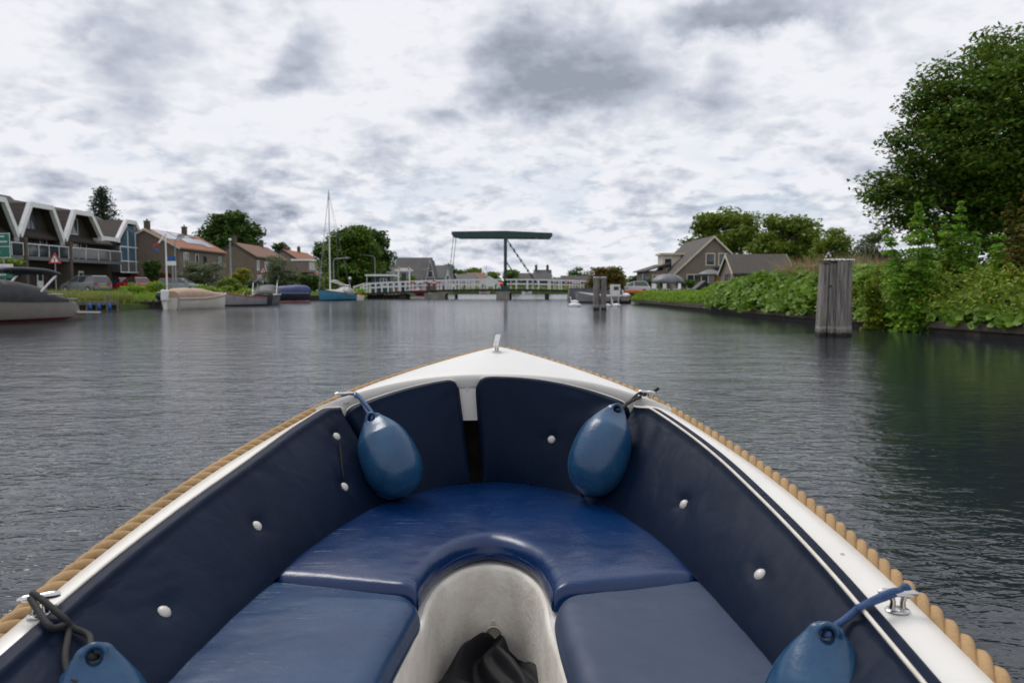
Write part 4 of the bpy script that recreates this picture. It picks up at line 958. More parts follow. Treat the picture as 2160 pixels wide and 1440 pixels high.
far_house('grey steep-roofed house with two chimneys right of the bridge post', 1128, 1163, 172, 571, 592, 'brick_brown', 'slate', 8, chim=[(.4,4,1.3),(2.9,4,1.3)], wins=[(.7,.3,.8,.9,1),(2.0,.3,.8,.9,1)])
far_house('long low dark-roofed house beneath the far round tree', 1186, 1262, 195, 583, 595, 'brick_brown', 'tile_brown', 9, wins=[(1,.2,1,.9,1),(4,.2,1,.9,1),(7,.2,1,.9,1)])
far_house('far pink brick house behind the grey garden parasol', 1366, 1398, 190, 587, 596, 'brick_pink', 'tile_old', 8, wins=[(1,.2,1,.8,1)], chim=[(1.5,4,.8)])
far_house('far house with a slate blue roof just right of the pink one', 1388, 1432, 200, 590, 597, 'brick_pink', 'slate', 8, wins=[(1,.2,1,.8,1)])
far_house('small far house between the bridge and the two-post pile', 1160, 1186, 215, 589, 596, 'brick_grey', 'slate', 7, wins=[(1,.2,1,.8,1)])
# ---------------------------------------------------------------- brick house and barn, right bank
bh = gable_house('brick_house', 'brown brick house with a steep cream-edged gable and dormer on the right bank', (Xat(1579,95)+.15, 95, .8), math.pi/2, 15.5, 8.9, 2.3, 6.45, 'brick_pink', 'tile_grey', verge='cream_paint', over=.3)
win(bh, (-.0, 5.4, 3.1), (0,-1,0), 1.15, 1.5, (-1,0,0), 1, 1, 'cream_paint', .12); win(bh, (0, 3.9, 3.1), (0,-1,0), 1.15, 1.5, (-1,0,0), 1, 1, 'cream_paint', .12)
win(bh, (0, 7.6, .3), (0,-1,0), 2.6, 1.8, (-1,0,0), 3, 1, 'cream_paint', .10)
m = MB(); m.box(6.3, 9.6, 7.0, 9.3, 2.2, 4.6); m.box(6.0, 9.9, 6.2, 9.6, 4.6, 4.85); d = m.build('dormer', 'cream_paint', bh)
win(d, (6.2999, 9.1, 2.9), (0,-1,0), 1.0, 1.3, (-1,0,0), 1, 1, 'white_paint')
for x in (8, 11): win(bh, (x+1.6, 8.9, .3), (-1,0,0), 1.6, 1.7, (0,1,0), 2, 1, 'cream_paint', .1)
m = MB(); m.box(4.5, 15, 8.9, 11.2, -.3, 2.6); m.build('wing', 'brick_pink', bh); m = MB(); m.prism([(8.7,3.4),(11.7,2.5),(11.7,2.65),(8.7,3.6)], 'x', 4.2, 15.3); m.build('wing_roof', 'tile_grey', bh)
win(bh, (4.5, 10.9, .3), (0,-1,0), 1.6, 1.8, (-1,0,0), 2, 1, 'cream_paint', .12)
bn_ = gable_house('barn', 'low brick barn with a weathered grey pantile roof beside the gabled house', (Xat(1541,80), 79, .8), 0, Xat(1662,80)-Xat(1541,80), 5.2, 1.95, 3.75, 'brick_pink', 'tile_grey', cat='barn', verge='cream_paint', over=.22,
   wins=[(1.2,.4,1.0,1.1,1,'dark_paint')], gwins=[(1.6,.2,1.6,1.7,2,'dark_paint')])
m = MB(); x0, x1 = Xat(1508,90), Xat(1527,90); m.box(x0, x1, 89.9, 90.0, .8, 2.75); pf = thing('partition', 'orange-brown timber screen between the brick house and the barn', 'screen', ((x0+x1)/2, 90, .8)); m.build('panel', 'tan_panel', pf, world=True)
m = MB(); m.box(x0-.1, x0, 89.85, 90.05, .8, 3.1); m.box(x1, x1+.1, 89.85, 90.05, .8, 3.1); m.box(x0-.3, x1+.8, 89.2, 90.1, 2.9, 3.6); m.build('frame', 'dark_paint', pf, world=True)
def parasol(label, px, py0, D, r, h, zb=.8, m_='grey_cladding', tilt=0):
    x = Xat(px, D); t = thing('parasol', label, 'parasol', (x, D, zb)); mb = MB(); mb.cyl(0, 0, 0, h, .03, 8); mb.build('pole', 'grey_metal', t)
    rows = []
    for k in range(7):
        f = k/6; rows.append([(r*f*math.cos(a*math.pi/4)+tilt*f, r*f*math.sin(a*math.pi/4), h-(.0+.85*f**1.8)*r*.42) for a in range(8)])
    rows.append([(x_*1.0, y_, z_-.18) for x_, y_, z_ in rows[-1]]); mb = MB(); mb.grid(rows, cv=True); c = mb.build('canopy', m_, t, smooth=30)
    s = c.modifiers.new('s', 'SOLIDIFY'); s.thickness = .02; return t
parasol('closed-in grey parasol against the brick gable, left of the barn', 1497, 0, 88, 1.4, 2.5)
# grey gazebo with white garden chairs
t = thing('gazebo', 'dark grey domed garden gazebo on four pale legs', 'gazebo', (Xat(1408,84), 84, .75))
mb = MB(); rows = []
for k in range(8):
    f = k/7; rr = 1.75*math.sin(f*math.pi/2); rows.append([(rr*math.cos(a*math.pi/6), rr*math.sin(a*math.pi/6), 2.0-.95*(1-math.cos(f*math.pi/2))+.05*math.cos(a*math.pi)) for a in range(12)])
mb.grid(rows, cv=True); c = mb.build('canopy', 'grey_cladding', t, smooth=35); s = c.modifiers.new('s', 'SOLIDIFY'); s.thickness = .03
for a in range(4):
    x, y = 1.6*math.cos(a*math.pi/2+.6), 1.6*math.sin(a*math.pi/2+.6); mb = MB(); mb.tube([(x, y, 0), (x, y, 1.15)], .035, 6); mb.build('leg', 'white_paint', t)
def garden_chair(label, px, D, rz):
    t = thing('garden_chair', label, 'chair', (Xat(px, D), D, .75), rz, 'white garden chairs')
    mb = MB(); mb.box(-.24,.24,-.24,.24,.42,.46); mb.build('seat', 'white_paint', t); mb = MB(); mb.box(-.24,.24,.24,.28,.5,1.0); mb.build('backrest', 'white_paint', t)
    for sx in (-1,1):
        for sy in (-1,1): mb = MB(); mb.box(sx*.22-.02, sx*.22+.02, sy*.22-.02, sy*.22+.02, 0, .42); mb.build('leg', 'white_paint', t)
garden_chair('white garden chair left of the gazebo, in front of the hedge', 1381, 80, .3); garden_chair('white garden chair under the gazebo near its middle', 1405, 81, 2.2); garden_chair('white garden chair at the right leg of the gazebo', 1428, 81, -1.2)
t = thing('kennel', 'small black pitched-roof shed in front of the brick gable', 'shed', (Xat(1486,72), 72, .78))
mb = MB(); mb.prism([(-.75,0),(.75,0),(.75,.45),(0,1.05),(-.75,.45)], 'y', 0, 1.4); mb.build('body', 'dark_paint', t); mb = MB(); mb.prism([(-.9,.36),(0,1.08),(0,1.2),(-.95,.42)], 'y', -.15, 1.55); mb.prism([(.9,.36),(0,1.08),(0,1.2),(.95,.42)], 'y', -.15, 1.55); mb.build('roof', 'slate', t)
# ================================================================ BRIDGE
def dz_(x): u = (x+1.2)/16.0; return .62+.50*max(0, 1-u*u)
bx0, bx1 = Xat(772, 93), Xat(1345, 93)
br = thing('drawbridge', 'white-railed drawbridge over the canal with a dark green lifting frame', 'bridge', (0, 93, 0))
mb = MB(); n = 40; Y0, Y1 = 91.5, 96.0
P = [[(bx0+(bx1-bx0)*i/n, y, dz_(bx0+(bx1-bx0)*i/n)+z) for i in range(n+1)] for y, z in ((Y0, -.22), (Y0, .04), (Y1, .04), (Y1, -.22))]
mb.grid(P, cu=True); mb.build('deck', 'dark_wood', br, world=True)
def rail(y, a, b, nm='railing', k=None, w=.11):
    mb = MB(); k = k or max(2, int((b-a)/1.25)); pts = [a+(b-a)*i/k for i in range(k+1)]
    for i, x in enumerate(pts):
        z = dz_(x); mb.box(x-w/2-.02, x+w/2+.02, y-.07, y+.07, z-.25, z+1.08)
        if i < k:
            x2 = pts[i+1]; z2 = dz_(x2)
            mb.beam((x, y, z+1.12), (x2, y, z2+1.12), .16, .13); mb.beam((x, y-.005, z+.62), (x2, y-.005, z2+.62), .07, .16)
            xm = (x+x2)/2; mb.box(xm-.04, xm+.04, y-.04, y+.04, (z+z2)/2+.05, (z+z2)/2+1.05) if nm == 'railing' and i % 2 == 0 else None
    return mb.build(nm, 'white_paint', br, world=True)
lx0, lx1 = Xat(928, 93), Xat(1056, 93)
for y in (Y0+.1, Y1-.1):
    rail(y, bx0, lx0-.15); rail(y, lx1+.55, bx1); rail(y, lx0, lx1, k=9, w=.06)
for y in (Y0+.1, Y1-.1):      # splayed ends of the railing
    z = dz_(bx0); mb = MB(); mb.beam((bx0, y, z+1.1), (bx0-1.0, y-.6, z+.75), .12, .12); mb.box(bx0-1.06, bx0-.94, y-.66, y-.54, z-.3, z+.8); mb.build('rail_end', 'white_paint', br, world=True)
for px, w, d0, d1, top, mt in ((850, .8, 91.8, 95.8, .6, 'dark_wood'), (919, 2.3, 91.0, 96, .62, 'concrete'), (1061, 1.55, 90.6, 92.4, .85, 'concrete'), (1071, .9, 94.5, 96.3, .75, 'dark_wood'), (1155, .35, 91.8, 95.8, .55, 'dark_wood'), (1270, .5, 91.8, 95.8, .3, 'dark_wood'), (958, .35, 95.5, 96, .5, 'concrete')):
    x = Xat(px, 92); mb = MB(); mb.prism([(x-w/2, -1), (x+w/2, -1), (x+w/2*.96, top), (x-w/2*.96, top)], 'y', d0, d1); mb.box(x-w/2-.06, x+w/2+.06, d0-.05, d1+.05, top-.16, top-.003) if w > 1 else None; mb.build('pier', mt, br, world=True)
mb = MB()
for i in range(9):
    x = Xat(778, 92)+i*.42; mb.cyl(x, 92.1, -1, .55, .13, 8)
mb.box(Xat(774,92), Xat(846,92), 92.4, 95.6, -1, .42); mb.build('abutment', 'dark_wood', br, world=True)
for (x, y) in ((Xat(1066, 91.7), 91.7), (Xat(1066, 91.7), 95.8)):
    mb = MB(); mb.box(x-.17, x+.17, y-.17, y+.17, .55, 7.15); mb.box(x-.5, x+.35, y-.22, y+.22, .55, 1.45); mb.build('post', 'green_paint', br, world=True)
mb = MB(); x = Xat(1066, 91.7); mb.box(x-.12, x+.12, 91.87, 95.63, 6.6, 6.95); mb.build('portal_beam', 'green_paint', br, world=True)
for y in (91.7, 95.8):
    xa, xb = Xat(953, 91.7), Xat(1164, 91.7); z = 7.75; mb = MB()
    mb.prism([(xa, z-.35), (xa+.05, z-.05), (x, z+.02), (xb, z-.22), (xb+.05, z-.55), (xb-.1, z-.72), (x, z-.68), (xa+.7, z-.66), (xa+.35, z-.52)], 'y', y-.16, y+.16)
    mb.build('balance_beam', 'green_paint', br, world=True)
    mb = MB(); mb.beam((x+.1, y, 6.95), (Xat(1146, 91.7), y+.0, .75), .07, .07)
    for k in range(9):
        f = .12+.85*k/9; p = Vector((x+.1, y, 6.95)).lerp(Vector((Xat(1146, 91.7), y, .75)), f); mb.ell(p, (.09,.09,.12), 8, 5)
    mb.build('stay', 'green_paint', br, world=True)
    mb = MB(); mb.beam((x+.1, y, 4.3), (Xat(1112, 91.7), y, .75), .09, .09); mb.build('stay', 'green_paint', br, world=True)
    mb = MB(); p0, p1 = Vector((xa+.25, y, z-.45)), Vector((Xat(945, 91.7), y, 1.2)); mb.tube([p0, p1], .035, 6)
    for k in range(28): mb.ell(p0.lerp(p1, k/27), (.05,.05,.09), 6, 4)
    mb.build('chain', 'grey_metal', br, world=True)
mb = MB(); mb.box(xa+.1, xa+.35, 91.87, 95.63, 7.2, 7.45); mb.box(xb-1.9, xb-.15, 91.87, 95.63, 7.05, 7.45); mb.build('counterweight', 'green_paint', br, world=True)
def lamp_red(px, D, y_, label):
    zz_ = 1.5+(603-y_)/1680*D; x = Xat(px, D); t = thing('signal_light', label, 'signal', (x, D, zz_-1.0))
    MB().box(-.14,.14,-.05,.12,.72,1.28).build('housing', 'dark_paint', t); MB().cyl(0,0,0,.72,.05,8).build('pole', 'dark_paint', t)
    m = bpy.data.materials.get('red_lamp')
    if not m:
        m = bpy.data.materials.new('red_lamp'); m.use_nodes = True; b = m.node_tree.nodes['Principled BSDF']; b.inputs['Base Color'].default_value = (.5,.01,.01,1); b.inputs['Emission Color'].default_value = (1,.03,.04,1); b.inputs['Emission Strength'].default_value = .8; MATS['red_lamp'] = m
    MB().ell((0,-.1,1.0), (.15 if px > 1000 else .10,.07,.15 if px > 1000 else .10), 12, 7).build('lens', 'red_lamp', t, smooth=180)
lamp_red(1057, 91.0, 597, 'glowing red navigation light against the green bridge post'); lamp_red(916, 91.3, 597, 'smaller red navigation light above the wide concrete pier')
mb = MB(); x0, x1 = Xat(784, 104), Xat(824, 104); t = thing('bridge_keeper_hut', 'dark green bridge keeper hut with a white flat roof', 'hut', ((x0+x1)/2, 104, .9)); mb.box(x0, x1, 104, 107, .6, 2.75); mb.build('wall', 'green_paint', t, world=True)
mb = MB(); mb.box(x0-.7, x1+.5, 103.4, 107.5, 2.75, 3.0); mb.build('roof', 'white_paint', t, world=True); win(t, (-.1, 0, .6), (1,0,0), .9, 1.0, (0,-1,0), 2)
mb = MB(); mb.cyl(x0-.5, 103.6, .6, 2.75, .06, 8); mb.build('post', 'white_paint', t, world=True)
t = thing('gate_portal', 'white wooden portal with two amber lamps in front of the slate roof', 'portal', (Xat(853,98), 98, .9)); w = .75
mb = MB(); mb.box(-w,-w+.16,-.08,.08,-.3,2.4); mb.box(w-.16,w,-.08,.08,-.3,2.4); mb.box(-w-.35,w+.35,-.1,.1,2.4,2.6); mb.prism([(-w-.2,2.6),(w+.2,2.6),(w,2.8),(-w,2.8)],'y',-.09,.09); mb.build('frame','white_paint',t)
for s in (-1,1): MB().cyl(s*.6,-.05,2.62,3.0,.13,8,0,.09).build('lamp','yellow',t)
MB().box(-.3,.25,-.05,.3,-.3,2.2).build('door','dark_paint',t)
# boom barriers
for px, lab in ((905,'red and white striped bridge barrier at the left end of the lifting deck'),(1235,'red and white striped bridge barrier over the right approach')):
    D = 91.2; x = Xat(px, D); zb = dz_(x); t = thing('barrier', lab, 'barrier', (x, D, zb)); MB().box(-.12,.12,-.12,.12,-.1,1.0).build('stand','dark_paint',t)
    mb = MB(); mb.box(-2.4, 2.0, -.2, -.13, .86, .98); ar = mb.build('arm','white_paint',t); 
    for k in range(3): mb = MB(); x_ = -2.1+k*1.5; mb.box(x_, x_+.55, -.215, -.12, .85, .99); mb.build('stripe','sign_red',ar)
# ================================================================ MOORING PILES
t = thing('dolphin_pile', 'cluster of thick weathered grey timber piles standing in the water at right', 'mooring post', (Xat(1760,23.9), 23.9, 0))
def pile_mat():
    m = bpy.data.materials.new('pile'); m.use_nodes = True; nt = m.node_tree; b = nt.nodes['Principled BSDF']; tc = nt.nodes.new('ShaderNodeTexCoord'); O = tc.outputs['Object']
    mp = nt.nodes.new('ShaderNodeMapping'); nt.links.new(O, mp.inputs[0]); mp.inputs['Scale'].default_value = (14, 14, .9)
    g = nz(nt, mp.outputs[0], 1.0, 7, .65); c = cmix(nt, sstep(nt, g, .32, .68), (.085,.075,.070), (.29,.27,.255)); c = cmix(nt, sstep(nt, nz(nt, O, 2.2, 5, .6), .45, .7, 0, .45), c, (.26,.25,.18))
    s = nt.nodes.new('ShaderNodeSeparateXYZ'); nt.links.new(O, s.inputs[0]); zz_ = mth(nt, 'ADD', s.outputs[2], mth(nt, 'MULTIPLY', nz(nt, O, 9, 4), .12))
    c = cmix(nt, sstep(nt, zz_, .13, .23, 1, 0), c, (.018,.018,.014)); c = cmix(nt, mth(nt, 'MULTIPLY', sstep(nt, zz_, .27, .31), sstep(nt, zz_, .40, .34)), c, (.30,.30,.28))
    nt.links.new(c, b.inputs['Base Color']); b.inputs['Roughness'].default_value = .85
    bn = nt.nodes.new('ShaderNodeBump'); bn.inputs['Strength'].default_value = .8; bn.inputs['Distance'].default_value = .02; nt.links.new(g, bn.inputs['Height']); nt.links.new(bn.outputs[0], b.inputs['Normal']); MATS['pile'] = m
pile_mat()
t.scale = (.87, .87, .955)
def pile(t, x, y, w, h, lean=(0,0), d=None, z0=-.8):
    mb = MB(); d = d or w; rows = []
    for k in range(9):
        z = z0+(h-z0)*k/8; ox, oy = lean[0]*(1-z/h), lean[1]*(1-z/h); j = .006*nv(x*9+k, y, z*2)
        rows.append([(x+ox+sx*(w/2+j), y+oy+sy*(d/2+j), z) for sx, sy in ((-.9,-1),(.9,-1),(1,-.9),(1,.9),(.9,1),(-.9,1),(-1,.9),(-1,-.9))])
    mb.grid(rows, cv=True); mb.add(rows[-1], [tuple(range(8))]); return mb.build('pile', 'pile', t)
for (x, y, w, h, lx, ly) in ((-.36,-.02,.22,2.24,-.07,0),(-.13,-.05,.24,2.28,-.03,-.05),(.12,-.12,.34,2.33,.0,-.08),(.37,-.02,.27,2.30,.06,0),(-.25,.3,.3,2.3,-.05,.1),(.05,.32,.3,2.31,0,.1),(.34,.3,.3,2.3,.05,.1)):
    pile(t, x, y, w, h, (lx, ly))
MB().box(-.44,.46,-.2,.45,2.325,2.36).build('cap_board','dark_wood',t)
mb = MB()
for k in range(26): mb.ell((-.48+.04*k, -.24+.05*math.sin(k*1.9), 2.375+.012*math.sin(k*3)), (.03,.04,.028), 8, 5)
mb.build('bird_netting','white_paint',t, smooth=180)
for (x, z, s) in ((.245,1.66,.085),(-.245,1.56,.05)): MB().box(x-s/2,x+s/2,-.30,-.2,z-s/2,z+s*.7).build('bolt_recess','dark_paint',t)
MB().cyl(.03,-.31,1.70,1.74,.02,8).build('bolt','dark_paint',t)
t = thing('mooring_piles', 'pair of round grey timber piles standing in the water before the far geese', 'mooring post', (Xat(1265,50.5), 50.5, 0), 0)
for px, w in ((1258,.21),(1273,.18)):
    mb = MB(); x = Xat(px,50.5)-Xat(1265,50.5); mb.tube([(x-.015*(1 if px<1265 else -1),0,-.8),(x,0,1.0),(x,0,2.02)], w, 12); mb.build('pile','pile',t,smooth=40); MB().cyl(x,0,2.02,2.08,w*1.03,12).build('cap','white_paint',t)
MB().box(-.3,.35,-.08,.08,1.35,1.5).build('brace','dark_wood',t)
# quay edging on the right bank
t = thing('quay_edging', 'weathered timber and concrete edging along the foot of the right bank', 'edging', (12, 40, 0))
mb = MB(); ys = [0,8,14,18,20,22,24,26,28,30,33,36,40,44,48,53,58,63,67]
P = [[(RS(y)-.05+o+.03*nv(y*.9,o,1), y, z+.02*nv(y*.7,2,z)) for y in ys] for o, z in ((.10,-1),(.06,.16),(-.06,.17),(-.07,.36),(-.04,.385),(.42,.40),(.45,.1))]
mb.grid(P); mb.build('coping','quay_wood',t,world=True,smooth=30)
mb = MB(); mb.grid([[(RS(y)-.05+o, y, z) for y in ys] for o, z in ((.085,-1),(.045,.159))]); mb.build('sheet_wall','dark_wood',t,world=True)
# ================================================================ BOATS
def hull(L, B, zb, zs, zm, n=30, tr=.75, full=.5, tumble=0.0):
    """rows of half-sections, stern x=0 to bow x=L; returns (rows, half-breadth fn, sheer fn). zs stern, zm mid, zb bow sheer height"""
    hb = spl([0, .25*L, .55*L, .8*L, .93*L, L], [B/2*tr, B/2*.97, B/2, B/2*(.62+.12*full), B/2*.34, 0.0]); sh = spl([0, .45*L, L], [zs, zm, zb]); R_ = []
    for i in range(n+1):
        x = L*i/n; b = hb(x); z = sh(x); row = []
        for f, s, r in ((1, 1-tumble, 0), (.96, 1, 0), (.6, .96, .02), (.25, .88, .06), (.05, .80, .09), (-.25, .5, .13)):
            zz_ = z*f if f > 0 else f; row.append((x-max(0, x-L*.7)*r, b*s, zz_))
        R_.append(row)
    return R_, hb, sh
def boat_thing(name, label, stern, bow, B, z, hullm, n=30, rim=None, rimr=.04, boot=None, cat='boat', tr=.75, full=.5, tumble=0., deckm='cream_hull', group='boats moored along the left quay', deck=True):
    s, b = Vector((*stern, 0)), Vector((*bow, 0)); L = (b-s).length; rz = math.atan2(b.y-s.y, b.x-s.x); t = thing(name, label, cat, (s.x, s.y, 0), rz, group)
    R_, hb, sh = hull(L, B, z[2], z[0], z[1], n, tr, full, tumble); mb = MB(); mb.grid(R_); mb.grid([[(x, -y, zz_) for x, y, zz_ in r] for r in R_]); r0 = R_[0]; mb.add(r0+[(x, -y, zz_) for x, y, zz_ in reversed(r0)], [tuple(range(12))])
    mb.build('hull', hullm, t, smooth=40)
    if deck:
        mb = MB(); mb.grid([[(r[0][0], r[0][1]*k, r[0][2]-.03+.03*(1-k*k)) for k in (-.98,-.5,0,.5,.98)] for r in R_]); mb.build('deck', deckm, t, smooth=60)
    if rim:
        mb = MB(); mb.tube([r[0] for r in R_]+[(x, -y, zz_) for x, y, zz_ in [r[0] for r in reversed(R_)]], rimr, 6); mb.build('rub_rail', rim, t, smooth=60)
    if boot:
        mb = MB()
        for s_ in (-1, 1): mb.grid([[(r[4][0]+.0, s_*(r[4][1]+.012+(r[3][1]-r[4][1])*k), .03+.10*k) for k in (0, 1)] for r in R_])
        mb.build('boot_stripe', boot, t)
    return t, L, hb, sh
def cover(t, x0, x1, hfn, hb, sh, m, name='cover', over=.03, n=24, k=8, pw=.8, drop=.12):
    mb = MB(); rows = []
    for i in range(n+1):
        x = x0+(x1-x0)*i/n; b = hb(x)+over; z = sh(x); h = max(.01, hfn((x-x0)/(x1-x0))); row = []
        for j in range(2*k+1):
            a = math.pi*j/(2*k); y = math.cos(a); row.append((x, b*(abs(y)**.8)*(1 if y > 0 else -1), z+h*math.sin(a)**pw+.015*nv(x*3, j*.8, h)))
        row = [(x, b, z-drop)]+row+[(x, -b, z-drop)]; rows.append(row)
    mb.grid(rows); mb.add(rows[0], [tuple(range(len(rows[0])))]); mb.add(rows[-1], [tuple(range(len(rows[-1])))]); return mb.build(name, m, t, smooth=50)
def lerpf(xs, ys): return lambda f: float(np.interp(f, xs, ys))
def hoop(t, x, b, z, h, lean, m='steel', r=.022, name='hoop'):
    mb = MB(); mb.tube(curve([(x, b, z), (x+lean*.8, b*.97, z+h*.75), (x+lean, b*.7, z+h), (x+lean, -b*.7, z+h), (x+lean*.8, -b*.97, z+h*.75), (x, -b, z)], 5), r, 6); return mb.build(name, m, t, smooth=60)
# a grey tender at the left edge
t, L, hb, sh = boat_thing('tender', 'taupe grey motor tender with black folded cover, cut by the left edge', (-20.2, 36.0), (-22.9, 28.9), 2.5, (.92,.98,1.25), 'taupe_hull', rim='grey_metal', rimr=.03, boot='dark_red', tr=.62, tumble=.06, n=40)
for o in t.children:
    if o.name.startswith('hull'):
        for v in o.data.vertices:      # reverse-raked rounded stern
            if v.co.x < 1.0: v.co.x += (1.0-v.co.x)*.0+(1-v.co.z/.92)*-.35*(1-v.co.x) if v.co.z > 0 else -.35*(1-v.co.x); v.co.z -= .22*(1-v.co.x)**2*max(0, v.co.z)
cover(t, .55, 5.2, lerpf([0,.1,.3,.55,.8,1],[.02,.2,.62,.82,.80,.30]), hb, sh, 'black_cover')
mb = MB(); mb.grid([[(3.0+1.6*i/6, s_*(hb(3.0+1.6*i/6)*(.98-.18*k)), sh(3+1.6*i/6)+.12+.40*k) for k in (0,1)] for i in range(7) for s_ in (1,)]); mb.grid([[(3.0+1.6*i/6, -(hb(3.0+1.6*i/6)*(.98-.18*k)), sh(3+1.6*i/6)+.12+.40*k) for k in (0,1)] for i in range(7)]); mb.build('cover_window', 'panel_glass', t)
mb = MB(); mb.beam((2.4, 1.12, .95), (1.3, 1.18, 2.0), .09, .05); mb.build('arch_leg', 'white_paint', t); mb = MB(); mb.beam((2.4, -1.12, .95), (1.3, -1.18, 2.0), .09, .05); mb.build('arch_leg', 'white_paint', t)
mb = MB(); mb.tube(curve([(1.2,1.2,1.98),(1.9,1.15,2.14),(3.4,1.1,2.18),(4.4,1.05,2.0)],6), .09, 8); mb.tube(curve([(1.2,-1.2,1.98),(1.9,-1.15,2.14),(3.4,-1.1,2.18),(4.4,-1.05,2.0)],6), .09, 8)
for i in range(9): mb.tube([(1.3+.35*i, 1.15, 2.05+.1*math.sin(i*.4)), (1.3+.35*i, -1.15, 2.05+.1*math.sin(i*.4))], .07, 6)
mb.build('folded_bimini', 'black_cover', t, smooth=60)
mb = MB(); mb.prism([(-1.15,.26),(.1,.30),(.1,.38),(-1.15,.33)], 'y', -.85, .85); mb.build('swim_platform', 'cream_hull', t)
mb = MB(); mb.tube([(i*.3+.9, hb(i*.3+.9)*.97, sh(i*.3+.9)+.20) for i in range(12)], .02, 6); mb.tube([(i*.3+.9, -hb(i*.3+.9)*.97, sh(i*.3+.9)+.20) for i in range(12)], .02, 6); mb.build('hand_rail', 'steel', t, smooth=60)
# b cream boat with tan cover
t, L, hb, sh = boat_thing('cabin_boat', 'cream open boat under a tan canvas cover with an outboard at its stern', (-21.9, 51.0), (-19.7, 54.9), 1.9, (.72,.74,.98), 'cream_hull', rim='white_paint', boot=None, tr=.85)
cover(t, .1, L*.95, lerpf([0,.05,.25,.5,.75,1],[.45,.62,.66,.60,.26,.04]), hb, sh, 'tan_cover')
for s_ in (-1, 1):
    for x in (.6, 1.35): mb = MB(); mb.add([(x, s_*(hb(x)*.90+.05), sh(x)+.16), (x+.58, s_*(hb(x)*.90+.05), sh(x)+.15), (x+.42, s_*(hb(x)*.74+.04), sh(x)+.44), (x+.02, s_*(hb(x)*.74+.04), sh(x)+.46)], [(0,1,2,3)]); o = mb.build('cover_window', 'glass', t); m_ = o.modifiers.new('s','SOLIDIFY'); m_.thickness = .05; m_.offset = 0
mb = MB(); mb.box(-.55,-.15,-.18,.18,.55,1.25); mb.box(-.42,-.2,-.1,.1,-.3,.55); o = mb.build('outboard_motor', 'white_paint', t); bv = o.modifiers.new('b','BEVEL'); bv.width = .08; bv.segments = 3
mb = MB(); mb.box(-.05,.05,-.9,-.8,0,.8); mb.build('ladder','grey_metal',t)
# c grey boat with red rim
t, L, hb, sh = boat_thing('sloop', 'pale grey sloop with a red rim, bow towards the cream boat', (-18.9, 60.6), (-21.3, 58.3), 1.7, (.62,.72,1.02), 'grey_hull', rim='red_paint', boot='dark_paint')
hoop(t, 1.4, .7, .7, .45, -.3); mb = MB(); mb.box(.6,2.6,-.6,.6,.6,.74); mb.build('seat','black_cover',t)
# d navy sloop with black tent
t, L, hb, sh = boat_thing('sloop', 'dark navy sloop with a black spray tent and two pale raised arms', (-19.4, 62.3), (-19.6, 67.2), 1.95, (.82,.84,1.1), 'navy_hull', rim='white_paint', rimr=.05)
t.rotation_euler.z += .12
cover(t, .8, 4.0, lerpf([0,.1,.35,.7,1],[.05,.35,.72,.70,.15]), hb, sh, 'black_cover')
for s_ in (-1, 1): mb = MB(); mb.beam((.5, s_*.9, .8), (1.0, s_*.92, 1.75), .07, .05); mb.build('arch_leg', 'white_paint', t)
mb = MB(); mb.tube(curve([(1.0,.92,1.75),(2.4,.8,1.92),(3.4,.75,1.7)],5), .06, 8); mb.tube(curve([(1.0,-.92,1.75),(2.4,-.8,1.92),(3.4,-.75,1.7)],5), .06, 8); mb.build('folded_bimini','black_cover',t,smooth=60)
# e blue cover
t, L, hb, sh = boat_thing('sloop', 'navy sloop under a blue tarpaulin with a red and white waterline', (-20.0, 74.8), (-22.2, 70.9), 2.0, (.85,.85,1.0), 'navy_hull', rim='grey_metal', boot='white_paint')
t.location = (Xat(650, 75.5), 75.5, 0); t.rotation_euler.z = math.radians(213)
cover(t, -.05, L*.97, lerpf([0,.06,.3,.6,.85,1],[.55,.72,.76,.62,.36,.05]), hb, sh, 'blue_cover')
mb = MB()
for s_ in (-1,1): mb.grid([[(x_, s_*(hb(x_)*.86+.03), z_) for z_ in (.0,.09)] for x_ in [L*.95*i/14 for i in range(15)]])
mb.build('waterline_stripe','red_paint',t)
t = thing('mooring_post', 'orange-brown timber mooring post between the navy sloop and the blue-covered one', 'mooring post', (Xat(577,66), 66, 0)); MB().box(-.13,.13,-.13,.13,-.5,1.35).build('post','terracotta',t); MB().box(-.16,.16,-.16,.16,1.35,1.42).build('cap','old_wood',t)
# f blue sailing boat, mast up
t, L, hb, sh = boat_thing('sailing_boat', 'light blue sailing boat with a tall bare mast', (Xat(742,84.5), 84.5), (Xat(673,80), 80), 2.1, (.72,.76,1.12), 'light_blue_hull', rim='dark_wood', rimr=.035, boot='dark_wood')
mb = MB(); rows = [[(x, y*w_, z) for y, z in ((1,.72),(.9,1.0),(.5,1.12),(-.5,1.12),(-.9,1.0),(-1,.72))] for x, w_ in ((L*.28,.62),(L*.5,.62),(L*.72,.42))]; mb.grid(rows); mb.add(rows[0],[tuple(range(6))]); mb.add(rows[-1],[tuple(range(6))]); mb.build('cabin','cream_hull',t)
mx = L*.66; H = 11.2; mb = MB(); mb.tube([(mx,0,.9),(mx,0,6),(mx,0,H)], [.085,.075,.045], 8); mb.build('mast','white_paint',t)
mb = MB(); mb.tube([(mx-.1,0,1.95),(mx-L*.46,0,1.55)], .05, 8); mb.build('boom','white_paint',t)
mb = MB(); mb.tube([(mx-.15,0,2.02),(mx-.9,0,2.0),(mx-L*.44,0,1.62)], [.07,.11,.07], 8); mb.build('furled_sail','cream_hull',t,smooth=60)
for q_ in ((L*.99,0,1.15),(.1,0,.8)): mb = MB(); mb.tube([(mx,0,H-.1),q_], .014 if q_[0]<1 else .028, 5); mb.build('stay','grey_metal',t)
